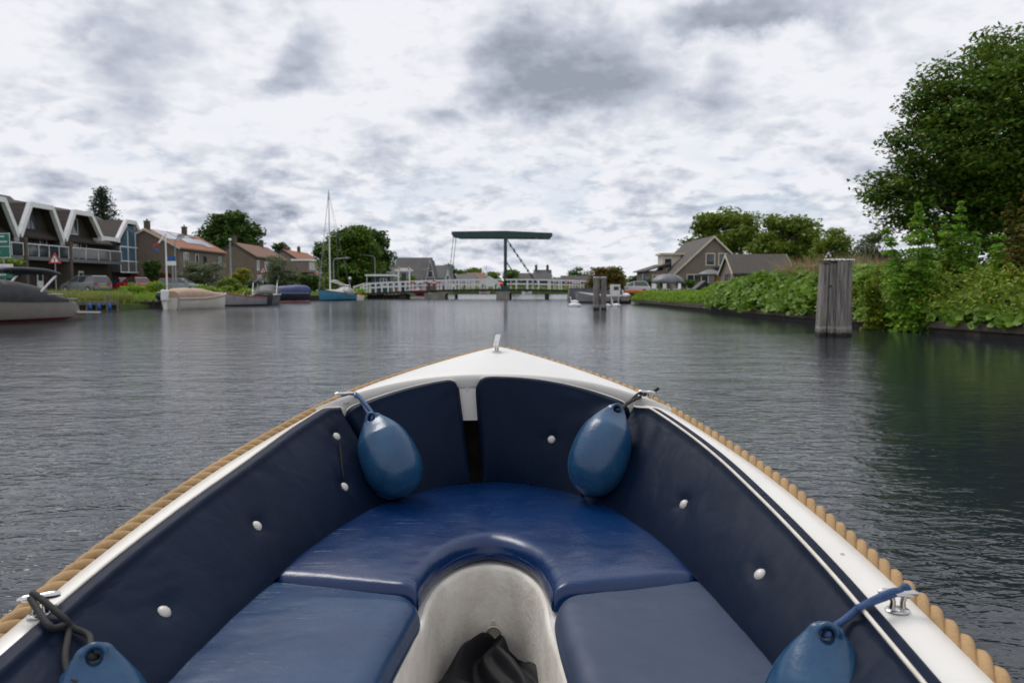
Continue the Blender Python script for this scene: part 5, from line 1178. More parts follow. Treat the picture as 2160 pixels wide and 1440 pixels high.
for s_ in (-1,1):
    mb = MB(); mb.tube([(mx,0,H-.4),(mx-.1,s_*.8,6.5),(mx-.2,s_*1.0,.85)], .012, 5); mb.build('shroud','grey_metal',t); mb = MB(); mb.tube([(mx,0,6.5),(mx-.1,s_*.8,6.5)], .02, 5); mb.build('spreader','white_paint',t)
hoop(t, .9, .8, .8, .75, .2, name='spray_hood_frame'); cover(t, .6, 1.9, lerpf([0,.3,1],[.55,.72,.35]), hb, sh, 'grey_hull', name='spray_hood')
for x in (.8, 2.3): mb = MB(); mb.tube([(x,-hb(x)-.08,.75),(x,-hb(x)-.1,.1)], .09, 8); mb.build('fender','dark_paint',t,smooth=60)
t, L, hb, sh = boat_thing('dinghy', 'small white and orange dinghy behind the blue sailing boat', (Xat(762,86), 85.5), (Xat(742,86), 87), 1.3, (.42,.42,.55), 'cream_hull', rim='orange', rimr=.09)
t, L, hb, sh = boat_thing('motorboat', 'red-hulled boat beyond the bridge, seen between its piers', (Xat(897,124), 124), (Xat(868,124), 122), 1.9, (.65,.65,.85), 'dark_red', rim='white_paint', group='boats beyond the bridge'); cover(t, .2, L*.9, lerpf([0,.5,1],[.3,.45,.1]), hb, sh, 'red_paint')
t, L, hb, sh = boat_thing('motorboat', 'blue-covered boat beyond the bridge, left of the red one', (Xat(880,128), 128), (Xat(856,128), 126.5), 1.8, (.6,.6,.8), 'navy_hull', rim='white_paint', group='boats beyond the bridge'); cover(t, .2, L*.9, lerpf([0,.5,1],[.4,.5,.1]), hb, sh, 'blue_cover')
t, L, hb, sh = boat_thing('motorboat', 'small beige boat on the far shore under the lifting deck', (Xat(1012,147), 147), (Xat(1034,147), 147.5), 1.6, (.5,.5,.7), 'cream_hull', rim='dark_wood', group='boats beyond the bridge'); cover(t, .3, L*.9, lerpf([0,.5,1],[.4,.5,.1]), hb, sh, 'tan_cover')
t, L, hb, sh = boat_thing('motorboat', 'small white boat beyond the bridge, right of the green post', (Xat(1103,140), 140), (Xat(1122,140), 140.5), 1.5, (.5,.5,.7), 'white_paint', rim='grey_metal', group='boats beyond the bridge')
# right side boats
t, L, hb, sh = boat_thing('rowing_boat', 'worn pale grey boat moored behind the two-post pile', (Xat(1322,69), 69.0), (Xat(1214,71), 71.5), 1.8, (.58,.62,.98), 'grey_hull', rim='old_wood', group='boats at the right landing', boot='dark_wood'); cover(t, .3, L*.92, lerpf([0,.5,1],[.08,.16,.04]), hb, sh, 'grey_hull')
t = thing('covered_barge', 'boxy dark grey covered barge behind the worn pale boat', 'barge', (Xat(1232,79), 79, 0)); mb = MB(); mb.prism([(-1.6,0),(2.6,0),(2.6,1.1),(-1.5,1.25)],'y',-1,1.4); mb.build('body','grey_cladding',t); MB().box(-1.5,2.5,-.95,1.3,1.2,1.28).build('roof','slate',t)
# ================================================================ CARS
def car(label, loc, rz, paint, kind='hatch', name='parked_car', group='cars parked on the left bank'):
    t = thing(name, label, 'car', loc, rz, group); L = {'hatch': 3.9, 'wagon': 4.5, 'suv': 4.3}[kind]; W_ = 1.72; H = {'hatch': 1.48, 'wagon': 1.47, 'suv': 1.68}[kind]; h = L/2
    mb = MB(); pr = [(-h,.32),(-h+.02,.75),(-h+.15,.92),(h-1.15,.93),(h-.35,.80),(h-.03,.62),(h,.32),(h-.4,.22),(-h+.4,.22)]
    mb.prism(pr, 'y', -W_/2, W_/2); o = mb.build('body', paint, t, smooth=35); bv = o.modifiers.new('b','BEVEL'); bv.width = .07; bv.segments = 3
    xr = -h+.12 if kind != 'hatch' else -h+.2; top0, top1 = xr+(.38 if kind == 'hatch' else .3), h-1.95; mb = MB(); b0, b1 = h-1.05, xr
    lo = [(b1,-.78,.9),(b0,-.78,.9),(b0,.78,.9),(b1,.78,.9)]; up = [(top0,-.62,H-.05),(top1,-.62,H-.05),(top1,.62,H-.05),(top0,.62,H-.05)]
    mb.add(lo+up, [(0,1,5,4),(1,2,6,5),(2,3,7,6),(3,0,4,7),(4,5,6,7)]); g = mb.build('windows', 'glass', t)
    mb = MB(); mb.prism([(top0-.06,H-.07),(top0+.1,H),(top1-.1,H),(top1+.06,H-.07)], 'y', -.66, .66); mb.build('roof', paint if kind != 'suv' else 'white_paint', t)
    for s_ in (-1, 1):
        for a, b in (((b1-.02,.9),(top0,H-.05)),((b0+.02,.9),(top1,H-.05)),((-.1,.9),(-.1,H-.05))):
            mb = MB(); mb.beam((a[0], s_*.79, a[1]), (b[0], s_*.63, b[1]), .08, .05); mb.build('pillar', paint, t)
        for x in (-h+.75, h-.8):
            mb = MB(); mb.tube([(x, s_*(W_/2-.2), .31), (x, s_*(W_/2+.015), .31)], .31, 14); w_ = mb.build('wheel', 'black_rubber', t); mb = MB(); mb.tube([(x, s_*(W_/2), .31), (x, s_*(W_/2+.03), .31)], .18, 10); mb.build('rim', 'grey_metal', w_)
        mb = MB(); mb.box(-h-.015, -h+.1, s_*.58-.12, s_*.58+.18*1, .68, .86); mb.build('tail_light', 'sign_red', t); mb = MB(); mb.box(h-.12, h+.005, s_*.6-.15, s_*.6+.15, .55, .70); mb.build('headlight', 'panel_glass', t)
        mb = MB(); mb.box(b0-.35, b0-.2, s_*.95-.09, s_*.95+.09, .9, 1.03); mb.build('side_mirror', paint, t)
    mb = MB(); mb.box(-h-.02, -h+.02, -.26, .26, .50, .62); mb.build('number_plate', 'yellow', t); return t
car('dark grey estate car seen from behind, left of the red cars', (Xat(170,66), 67, .88), math.radians(152), 'grey_paint', 'wagon')
car('dark red car mostly hidden behind the bright red hatchback', (Xat(238,84), 85, .88), math.radians(152), 'dark_red', 'hatch')
car('bright red hatchback parked in front of the bay window', (Xat(283,81), 81, .88), math.radians(148), 'red_paint', 'hatch')
car('silver estate car parked behind the white flagpole', (Xat(382,84), 84, .85), math.radians(2), 'silver_paint', 'wagon')
car('dark blue-grey off-roader with a white roof above the navy sloop', (Xat(586,101), 101, .42), math.radians(25), 'grey_paint', 'suv')
t = car('white car towing an orange kayak near the right bridge end', (Xat(1335,88), 88, .55), math.radians(170), 'white_paint', 'hatch', group='cars near the right bridge end')
t = thing('kayak', 'orange kayak lying in front of the white car', 'kayak', (Xat(1340,82), 82, .62)); mb = MB(); mb.tube([(-1.6,0,.1),(-1,0,.22),(0,0,.25),(1,0,.22),(1.6,0,.1)],[.02,.2,.28,.2,.02],10); mb.build('hull','orange',t,smooth=60)
# ================================================================ SIGNS, POLES, LAMPS
def text_obj(s, size, loc, rot, m, parent, name='lettering', ext=.004):
    c = bpy.data.curves.new(name, 'FONT'); c.body = s; c.size = size; c.extrude = ext; c.align_x = 'CENTER'; c.align_y = 'CENTER'; o0 = bpy.data.objects.new(name, c); col.objects.link(o0)
    dg = bpy.context.evaluated_depsgraph_get(); me = bpy.data.meshes.new_from_object(o0.evaluated_get(dg)); col.objects.unlink(o0); bpy.data.objects.remove(o0)
    me.materials.clear(); me.materials.append(MATS[m]); o = bpy.data.objects.new(name, me); col.objects.link(o); o.parent = parent; o.location = loc; o.rotation_euler = rot; return o
D = 46.0; x = Xat(14, D)
t = thing('information_sign', 'green information board with white lettering over a white sign with blue letters, left edge', 'sign', (x, D, .45), .12)
def zpx(py, D): return 1.5+(603-py)/1680*D
for k in (-.9, .05): MB().cyl(k-.1, .06, -.3, zpx(492,D)-.45, .045, 8).build('post','grey_metal',t)
z1, z0 = zpx(492,D)-.45, zpx(545,D)-.45; mb = MB(); mb.box(-1.9, .36, -.02, .02, z0, z1); mb.build('panel','green_sign',t)
mb = MB()
for a in (z0+.02, z1-.06, z0+(z1-z0)*.45): mb.box(-1.88,.34,-.028,-.021,a,a+.03)
mb.box(.33,.36,-.03,-.021,z0,z1); mb.build('trim','white_paint',t)
mb = MB()
for k in range(4):      # rows of lettering, too soft in the photo to read
    x_ = -1.75+.12*(k % 2); zr = z1-.2-.30*k
    while x_ < (.05, .15, -.35, -.2)[k]:
        w_ = .05+.06*abs(math.sin(x_*37+k)); mb.box(x_, x_+w_, -.034, -.029, zr-.04-.02*abs(math.sin(x_*51)), zr+.04); x_ += w_+.028
mb.build('lettering','white_paint',t)
za, zb_ = zpx(572,D)-.45, zpx(557,D)-.45; MB().box(-1.9,.46,-.02,.02,za,zb_).build('lower_panel','white_paint',t); text_obj('arkring', .26, (-.2,-.03,(za+zb_)/2), (math.pi/2,0,0), 'blue_sign', t)
MB().box(-1.9,.46,-.02,.02,zpx(587,D)-.45,za-.02).build('lower_panel','green_sign',t); mb = MB(); [mb.box(-1.7+.13*k, -1.62+.13*k, -.034, -.029, zpx(581,D)-.45, zpx(578,D)-.45) for k in range(14)]; mb.build('lettering','white_paint',t)
def tri_sign(label, px, py0, py1, D, zb):
    x = Xat(px, D); z0, z1 = zpx(py1, D), zpx(py0, D); w = (z1-z0)*.58; t = thing('warning_sign', label, 'sign', (x, D, zb), .05, 'red triangle warning signs'); z0 -= zb; z1 -= zb
    MB().cyl(0,.05,-.2,z1-.1,.035,8).build('post','grey_metal',t); MB().prism([(-w,z0),(w,z0),(0,z1)],'y',-.02,.02).build('plate','sign_red',t)
    k = .60; cz = z0+(z1-z0)*.34; MB().prism([(-w*k,cz-(cz-z0)*k),(w*k,cz-(cz-z0)*k),(0,cz+(z1-cz)*k)],'y',-.03,-.021).build('inner_field','white_paint',t)
    MB().box(-w*.09,w*.09,-.038,-.031,z0+(z1-z0)*.2,z0+(z1-z0)*.52).build('symbol','dark_paint',t)
tri_sign('red triangle warning sign on a pole in front of the dark terrace', 120, 533, 556, 56, .6)
tri_sign('red triangle warning sign in front of the second brick house', 557, 561, 577, 96, .5)
D = 62; x = Xat(354, D); t = thing('flagpole', 'white flagpole with a slanting red, white and blue pennant', 'flagpole', (x, D, .6)); H = zpx(496, D)-.6
mb = MB(); mb.tube([(0,0,-.2),(0,0,H)], [.075,.055], 10); mb.ell((0,0,H+.05),(.08,.08,.06)); mb.build('pole','white_paint',t)
for k, (a, b, m_) in enumerate((((-.1,H-.05),(-.55,H-.62),'white_paint'),((-.55,H-.62),(-1.0,H-.95),'sign_red'),((-.98,H-.98),(-.55,H-1.38),'blue_sign'))):
    MB().beam((a[0],0,a[1]),(b[0],0,b[1]),.03,.13).build('pennant',m_,t)
t = thing('street_name_sign', 'blue over white double sign beside the white flagpole', 'sign', (Xat(364,62.5), 62.5, .6)); za = zpx(550,62.5)-.6
MB().cyl(.1,.03,-.2,za+.3,.045,8).build('post','grey_metal',t); MB().box(-.33,.36,-.03,-.005,za-.02,zpx(541,62.5)-.6).build('panel','blue_sign',t); MB().box(-.33,.40,-.03,-.005,zpx(560,62.5)-.6,za-.04).build('lower_panel','white_paint',t)
def lamp(label, px, D, ytop, zb, arm=(0,), hl='grey_metal', r=.07, al=1.4, m='grey_metal'):
    t = thing('street_lamp', label, 'street lamp', (Xat(px, D), D, zb), 0, 'street lamps'); H = zpx(ytop, D)-zb; mb = MB(); mb.tube([(0,0,-.2),(0,0,H*.5),(0,0,H*.93)], [r*1.3,r,r*.7], 8)
    a = arm[0]
    if a: mb.tube(curve([(0,0,H*.93),(a*.12,0,H*.985),(a*.5,0,H+.02),(a,0,H+.08)],5), r*.6, 6)
    mb.build('pole', m, t, smooth=60); mb = MB(); mb.ell((a*1.12 if a else 0, 0, H+.08 if a else H*.97), (.38 if a else .18,.13,.09 if a else .16), 12, 6); mb.build('lamp_head','white_paint' if not a else hl,t,smooth=180); return t
lamp('tall lamp post with a curved arm beside the solar panel house', 373, 78, 503, .8, (1.6,)); lamp('plain grey lamp post before the second brick house', 489, 86, 503, .7, (0,), r=.10)
lamp('grey street lamp with a long curved arm just right of the sailboat mast', 705, 98, 546, .6, (1.5,)); lamp('street lamp against the big dark trees, left of the bridge', 792, 104, 540, .8, (-1.5,)); lamp('short white-topped lamp post right of the blue sailing boat', 739, 90, 586, .4, (0,), r=.05)
lamp('faint lamp post in front of the tall slate roof', 889, 122, 568, .8, (1.0,), r=.05); lamp('thin lamp mast in the far village centre', 1026, 210, 560, .7, (0,), r=.06)
t = thing('flag', 'small red, white and blue flag on a stick behind the sailboat stay', 'flag', (Xat(668,95), 95, .6)); mb = MB(); mb.cyl(.35,0,0,2.6,.025,6); mb.build('stick','old_wood',t)
for k, m_ in enumerate(('blue_sign','white_paint','sign_red')): MB().box(-.45+.27*k,-.18+.27*k,-.01,.01,1.55,2.0).build('stripe',m_,t)
t = thing('notice_board', 'white notice board on the landing right of the two-post pile', 'sign', (Xat(1297,67), 67, .35)); MB().box(-.42,.42,-.03,.03,zpx(624,67)-.35,zpx(600,67)-.35).build('panel','white_paint',t); MB().box(-.12,.3,-.04,-.031,zpx(612,67)-.35,zpx(604,67)-.35).build('print','panel_glass',t)
for s_ in (-1,1): MB().cyl(s_*.3,.06,-.3,zpx(602,67)-.35,.04,8).build('post','white_paint',t)
t = thing('flag', 'blue flag on a pole in front of the far pink brick houses', 'flag', (Xat(1355,92), 92, .8)); mb = MB(); mb.cyl(0,0,0,2.1,.03,6); mb.build('stick','white_paint',t); MB().box(-.02,.25,-.01,.01,1.0,2.0).build('cloth','blue_sign',t)
# ================================================================ LANDINGS
t = thing('jetty', 'low weathered jetty hung with blue fenders in front of the reeds', 'jetty', (-25.2, 47.4, 0)); xa, xb = Xat(166,47.4)+25.2, Xat(252,48.4)+25.2
MB().beam((xa,0,.50),(xb,1.0,.50),.5,.16).build('beam','old_wood',t); MB().beam((xa,.1,.2),(xb,1.1,.2),.12,.3).build('beam','dark_wood',t)
for k in range(5): f = k/4; x = xa+(xb-xa)*f; MB().cyl(x,f-.2,-.6,.62 if k != 3 else .95,.09,8).build('post','old_wood',t)
for k, f in enumerate((.36,.58,.84)): x = xa+(xb-xa)*f; tt = thing('fender', ('blue fender hanging from the jetty, left one','blue fender hanging from the jetty, middle one','blue fender hanging from the jetty, right one')[k], 'fender', (x-25.2,47.4+f-.35,.05), 0, 'blue fenders on the jetty'); mb = MB(); mb.tube([(-.05,0,.42),(-.03,0,.36),(.04,0,.04),(.05,0,0)],[.03,.10,.10,.03],10); mb.build('body','blue_sign',tt,smooth=60)
t = thing('jetty', 'grey plank landing beside the stern of the cream boat', 'jetty', (-23.6, 53, 0)); xa, xb = Xat(268,52)+23.6, Xat(352,53)+23.6
MB().prism([(xa,-.6),(xb,.3),(xb-.5,2.3),(xa-.6,1.2)],'z',.42,.52).build('planking','old_wood',t)
for k in range(6): f = k/5; MB().cyl(xa+(xb-xa)*f,-.55+.9*f,-.6,.55,.08,8).build('post','dark_wood',t)
MB().prism([(xa+.1,-.45),(xb-.1,.4),(xb-.5,2),(xa-.5,1.1)],'z',-.3,.419).build('substructure','dark_wood',t)
t = thing('outboard_motor', 'dark outboard motor head on the plank landing', 'motor', (Xat(338,53), 52.9, .5)); mb = MB(); mb.ell((0,0,.35),(.24,.2,.26)); mb.box(-.08,.08,-.06,.06,0,.2); mb.build('cowl','dark_paint',t,smooth=60)
t = thing('flower_pot', 'terracotta plant pot at the left end of the plank landing', 'plant pot', (Xat(268,54), 54, .5)); mb = MB(); mb.tube([(0,0,0),(0,0,.32),(0,0,.34),(0,0,.4)],[.15,.23,.27,.27],12); mb.build('pot','terracotta',t,smooth=40)
leaf_mesh('foliage', ell_pts([((Xat(268,54),54,1.15),(.3,.3,.3))],160,.15), .12, 'leaf_bright', t)
t = thing('quay_wall', 'dark timber quay wall behind the moored sloops on the left bank', 'quay', (-20, 65, 0)); mb = MB(); ys = [56,58,60,63,66,70,74,78,82,86,90.5]
mb.grid([[(LS(y)+.25+o, y, z) for y in ys] for o, z in ((0,-1),(0,.42),(.02,.52),(-.5,.54))]); mb.build('coping','dark_wood',t,world=True)
t = thing('landing', 'low grey timber landing under the notice board on the right bank', 'landing', (Xat(1305,67), 68, 0)); MB().box(-1.6,1.1,-.4,1.6,.18,.30).build('planking','old_wood',t); MB().box(-1.55,1.05,-.3,1.5,-.6,.179).build('substructure','dark_wood',t)
for k in range(4): MB().cyl(-1.5+.85*k,-.45,-.5,.42,.07,8).build('post','dark_wood',t)
# ================================================================ BIRDS, PERSON
def bird(label, px, D, z, s, rz, standing=False, neck=True):
    t = thing('goose', label, 'goose', (Xat(px, D), D, z), rz, 'white geese by the landing'); L_ = .28 if standing else 0; mb = MB()
    body = [(-.42,.02,.02),(-.32,.09,.03),(-.12,.17,0),(.10,.17,0),(.24,.10,.03),(.30,.05,.08)]; mb.tube([(x*s,0,(L_+.12+dz2)*1) for x, r, dz2 in body], [r*s for x, r, dz2 in body], 10)
    if neck: mb.tube(curve([(.20*s,0,L_+.16),(.32*s,0,L_+.30),(.29*s,0,L_+.46),(.36*s,0,L_+.52)],4), [.075*s,.07*s,.06*s,.055*s,.05*s,.045*s,.04*s,.04*s,.04*s,.045*s,.05*s,.05*s,.04*s], 8); mb.ell((.37*s,0,L_+.525),(.07*s,.045*s,.045*s),10,6)
    mb.build('body','white_paint',t,smooth=180); mb = MB(); mb.tube([(.42*s,0,L_+.52),(.52*s,0,L_+.505)],[.025*s,.008*s],6) if neck else mb.tube([(.30*s,0,L_+.2),(.4*s,0,L_+.19)],[.025*s,.008*s],6); mb.build('bill','orange',t)
    if standing:
        for s_ in (-1,1): mb = MB(); mb.tube([(.02,s_*.07,L_+.02),(0,s_*.07,.0)], .018, 6); mb.box(-.03,.10,s_*.07-.04,s_*.07+.04,-.0,.012); mb.build('leg','orange',t)
bird('white goose standing upright on the landing edge', 1320, 66.5, .31, 1.15, 2.2, True); bird('white goose swimming left of the two-post pile', 1211, 58, -.05, 1.3, 2.9, neck=False)
bird('white goose on the water just right of the two-post pile', 1281, 57.5, -.05, .9, .2, neck=False); bird('white goose swimming below the notice board', 1299, 58.5, -.05, .9, 2.6)
bird('white goose at the bow of the worn pale boat', 1211, 68.5, .0, 1.0, 2.8)
def person():
    D = 88; t = thing('person', 'person in a dark jacket and jeans standing among the left bank shrubs', 'person', (Xat(453,D), D, .88), .4)
    J = [(0,0,.95),(0,0,1.2),(.02,0,1.42),(.03,0,1.50),(.05,-.02,1.62),(.05,-.02,1.74), (.19,0,1.40),(.25,-.03,1.13),(.22,-.2,.95),(-.17,0,1.40),(-.25,-.02,1.12),(-.22,-.18,.92), (.10,0,.9),(.11,-.03,.5),(.11,.02,.08),(.11,-.14,.03),(-.10,0,.9),(-.12,-.02,.5),(-.12,.04,.08),(-.12,-.12,.03)]
    E_ = [(0,1),(1,2),(2,3),(3,4),(4,5),(2,6),(6,7),(7,8),(2,9),(9,10),(10,11),(0,12),(12,13),(13,14),(14,15),(0,16),(16,17),(17,18),(18,19)]
    r = [.15,.15,.14,.055,.09,.07,.075,.05,.035,.075,.05,.035,.09,.065,.045,.035,.09,.065,.045,.035]
    me = bpy.data.meshes.new('body'); me.from_pydata(J, E_, []); o = bpy.data.objects.new('body', me); col.objects.link(o); o.parent = t
    mat('skin', (.45,.28,.20), (.40,.24,.17), .5, 8); mat('jacket_cloth', (.02,.022,.035), (.03,.03,.045), .8, 9); mat('jeans', (.035,.05,.10), (.045,.06,.12), .8, 12); mat('hair', (.12,.07,.04), (.08,.05,.03), .7, 30)
    me.materials.append(MATS['skin']); sk = o.modifiers.new('skin','SKIN'); o.modifiers.new('sub','SUBSURF').levels = 2
    for i, v in enumerate(me.skin_vertices[0].data): v.radius = (r[i], r[i]*(.75 if i < 3 else 1)); v.use_root = (i == 0)
    mb = MB(); mb.ell((.05,.02,1.72),(.10,.105,.09),12,8); mb.build('hair','hair',t,smooth=180)
    mb = MB(); mb.tube([(0,0,.86),(0,0,1.0),(0,0,1.2),(.02,0,1.38),(.03,0,1.47)], [.19,.185,.18,.185,.09], 12)
    for a in ((6,7,8),(9,10,11)): mb.tube([J[2],J[a[0]],J[a[1]],Vector(J[a[1]]).lerp(Vector(J[a[2]]),.85)], [.1,.095,.07,.05], 8)
    mb.build('jacket','jacket_cloth',t,smooth=180); mb = MB()
    for a in ((12,13,14),(16,17,18)): mb.tube([(J[a[0]][0]*.8,0,.98),J[a[0]],J[a[1]],J[a[2]]], [.12,.12,.085,.065], 8)
    mb.build('jeans','jeans',t,smooth=180)
    for a in (15,19): mb = MB(); mb.ell((J[a][0],J[a][1]+.05,.045),(.055,.14,.05),10,6); mb.build('shoe','dark_paint',t)
person()
# ================================================================ TREES AND PLANTS
def E_(px, py, D, rx, ry, rz_=None, dd=0):
    """ellipsoid at a bearing; radii given in photo pixels at that distance"""
    p = at(px, py, D+dd); k = D/1680; return ((p.x, p.y, p.z), (rx*k, (rz_ or rx)*k, ry*k))
def bs(px, D, z): return (Xat(px, D), D, z)
# big maple, right
D = 42
lob = [E_(2200,300,D,230,210), E_(2000,330,D,110,110), E_(1905,420,D,75,60), E_(1935,285,D,62,75), E_(2020,200,D,80,80), E_(2105,120,D,62,55), E_(1990,430,D,120,60), E_(2120,400,D,130,90), E_(2250,110,D,120,70), E_(2400,250,D,130,150), E_(2420,420,D,120,80), E_(1862,395,D,34,30), E_(1975,240,D,50,60), E_(2080,290,D,120,140,dd=-2.0), E_(2160,200,D,120,100,dd=-2.5), E_(2240,380,D,140,90,dd=-2), E_(2110,490,D,120,55), E_(1990,480,D,75,40), E_(2260,500,D,130,60)]
tree('maple_tree', 'huge dark green maple tree filling the upper right corner', bs(2180,D,.8), lob, 105000, .26, 'leaf_maple', cr=.85, trunk_r=.55, flat=.42, dens=1.5, inner=.35, up=1.0, fork=.5)
# trees behind the brick house
g = 'trees behind the right bank house'
tree('broadleaf_tree', 'dense mid-green tree directly behind the gabled brick house', bs(1520,118,.8), [E_(1530,500,118,58,36),E_(1498,482,118,26,26),E_(1540,460,118,26,18),E_(1572,468,118,20,16),E_(1595,505,118,34,30),E_(1470,525,118,20,20),E_(1515,470,118,18,22)], 14000, .55, 'leaf_mid', cr=1.6, trunk_r=.4, group=g)
tree('broadleaf_tree', 'wide open-crowned green tree above the barn roof', bs(1665,108,.8), [E_(1665,505,108,52,34),E_(1632,465,108,20,15),E_(1662,470,108,24,16),E_(1695,487,108,22,22),E_(1718,508,108,16,20),E_(1625,525,108,40,30),E_(1705,530,108,30,26),E_(1660,545,108,60,22)], 15500, .5, 'leaf_mid', cr=1.4, trunk_r=.4, group=g)
tree('broadleaf_tree', 'dark green tree at the left flank of the brick house', bs(1462,112,.8), [E_(1462,540,112,15,28),E_(1455,515,112,10,10)], 3200, .45, 'leaf_dark', cr=1.1, group=g)
tree('bush', 'bright green round bush left of the brick house wall', bs(1432,100,.8), [E_(1432,588,100,14,16),E_(1425,598,100,10,8)], 2200, .35, 'leaf_mid', 'bush', cr=.6, limbs=False, group='garden bushes of the right bank house')
tree('broadleaf_tree', 'sparse small tree between barn and mooring piles', bs(1765,92,.8), [E_(1765,515,92,28,26),E_(1738,530,92,16,24),E_(1790,535,92,16,26),E_(1745,545,92,14,20)], 3200, .4, 'leaf_mid', cr=1.0, dens=.7, group=g)
tree('willow_tree', 'pale greyish willow seen between the piles and the maple', bs(1850,84,.8), [E_(1850,520,84,34,34),E_(1835,555,84,30,26),E_(1880,550,84,22,30)], 6500, .32, 'leaf_greyish', cr=.9, dens=.8, group=g)
tree('broadleaf_tree', 'green tree low behind the shrubs under the maple crown', bs(2000,62,.8), [E_(1960,555,62,70,40),E_(2060,540,62,70,55),E_(2150,545,62,60,60),E_(2240,545,62,60,60)], 16000, .3, 'leaf_dark', cr=.9, group=g)
# left trees
g = 'trees behind the left bank houses'
def conifer(label, px, D, y0, y1, w, zb=.9):
    x = Xat(px, D); z1, z0 = zpx(y0, D), zpx(y1, D); t = thing('conifer', label, 'tree', (x, D, zb), 0, g); P = []; mb = MB(); mb.tube([(0,0,-.2),(0,0,z1-zb)], [.3,.05], 8); 
    for k in range(46):
        f = (k/45)**.85; z = z0+(z1-z0)*f; rr = w*D/1680*(1-f)**.75*random.uniform(.6,1.15)+.45; a = k*2.4; n = int(170*(1.1-f))+30
        s = rng.random(n)**.7; q_ = np.stack([x+math.cos(a)*rr*s, D+math.sin(a)*rr*s, z+.35*s*s*rr*.5+0*s], 1)+rng.normal(size=(n,3))*np.array([.35,.35,.22]); P.append(q_)
        mb.tube([(0,0,z-zb),(math.cos(a)*rr*.8,math.sin(a)*rr*.8,z-zb+.15*rr)], [.05,.015], 4)
    leaf_mesh('crown', np.concatenate(P), .5, 'leaf_conifer', t, asp=.35); mb.build('trunk', 'bark', t, smooth=60)
conifer('dark blue-green pine rising behind the terrace roofs', 222, 128, 400, 520, 42)
tree('broadleaf_tree', 'large round dark tree behind the solar panel house', bs(487,160,.9), [E_(487,488,160,50,38),E_(455,500,160,24,26),E_(520,498,160,24,26),E_(487,468,160,34,20),E_(487,515,160,58,18)], 11000, .75, 'leaf_dark', cr=1.7, trunk_r=.5, group=g, dens=1.3)
tree('broadleaf_tree', 'small dark tree top between the second and third brick roofs', bs(588,175,.9), [E_(588,528,175,14,14),E_(575,536,175,14,8)], 1500, .7, 'leaf_dark', cr=1.3, limbs=False, group=g)
tree('broadleaf_tree', 'dark open-crowned tree left of the sailboat mast', bs(682,130,.9), [E_(680,525,130,14,12),E_(688,545,130,18,16)], 1800, .55, 'leaf_dark', cr=1.2, group=g)
tree('broadleaf_tree', 'big spreading green tree right of the sailboat mast', bs(738,106,.8), [E_(738,530,106,44,42),E_(718,500,106,22,18),E_(750,495,106,22,14),E_(770,550,106,28,34),E_(705,555,106,22,34),E_(740,575,106,52,24),E_(775,520,106,16,18)], 17000, .5, 'leaf_maple', cr=1.3, trunk_r=.45, group=g, dens=1.3)
tree('broadleaf_tree', 'tall dark tree at the right end of the left bank tree group', bs(793,120,.9), [E_(790,515,120,22,22),E_(800,545,120,18,30),E_(785,560,120,20,30),E_(775,500,120,14,10)], 7000, .5, 'leaf_dark', cr=1.3, trunk_r=.4, group=g, dens=1.3)
# far trees about the village
g = 'far village trees'
for (px, py, D, rx, ry, m_, lb) in ((948,575,168,8,14,'leaf_dark','far tree peeking right of the white gable'),(975,578,230,16,8,'leaf_mid','far tree above the low brown roofs'),(1000,573,240,16,9,'leaf_mid','rounded far tree behind the pale terracotta roof'),(1040,582,215,11,8,'leaf_mid','small far tree behind the white bungalow'),
    (1078,585,150,11,13,'leaf_mid','light green far tree just right of the bridge post'),(1220,577,230,20,12,'leaf_dark','round dark far tree behind the long low house'),(1345,592,170,10,8,'leaf_dark','dark far shrub right of the olive bush'),(1182,592,240,18,4,'leaf_dark','low dark hedge tops in the far distance')):
    tree('broadleaf_tree', lb, bs(px, D, .7), [E_(px,py,D,rx,ry),E_(px+rx*.5,py+ry*.5,D,rx*.6,ry*.6)], 1100, .6, m_, cr=1.0, limbs=False, group=g)
tree('bush', 'olive green bush with orange tips behind the two-post pile', bs(1278,84,.5), [E_(1278,585,84,36,22),E_(1262,575,84,16,12),E_(1298,575,84,14,14),E_(1278,600,84,38,16)], 9000, .26, 'leaf_olive', 'bush', cr=.6, trunk_r=.12, group='bushes at the right landing', dens=1.2)
# far wood belt along the horizon
P = []
for k in range(260):
    a = -.72+1.44*k/259+random.uniform(-.002,.002); d = random.uniform(330,620); h = 3.0+3.2*abs(nv(a*9,2,3))+random.uniform(0,1.5); x, y = d*math.sin(a), d*math.cos(a)
    n = 90; P.append(np.stack([x+rng.normal(size=n)*4, y+rng.normal(size=n)*4, .7+h*rng.random(n)**.8], 1))
o = leaf_mesh('woodland', np.concatenate(P), 2.0, 'leaf_dark'); tag(o, 'low band of distant woodland along the horizon', 'woodland', kind='stuff')
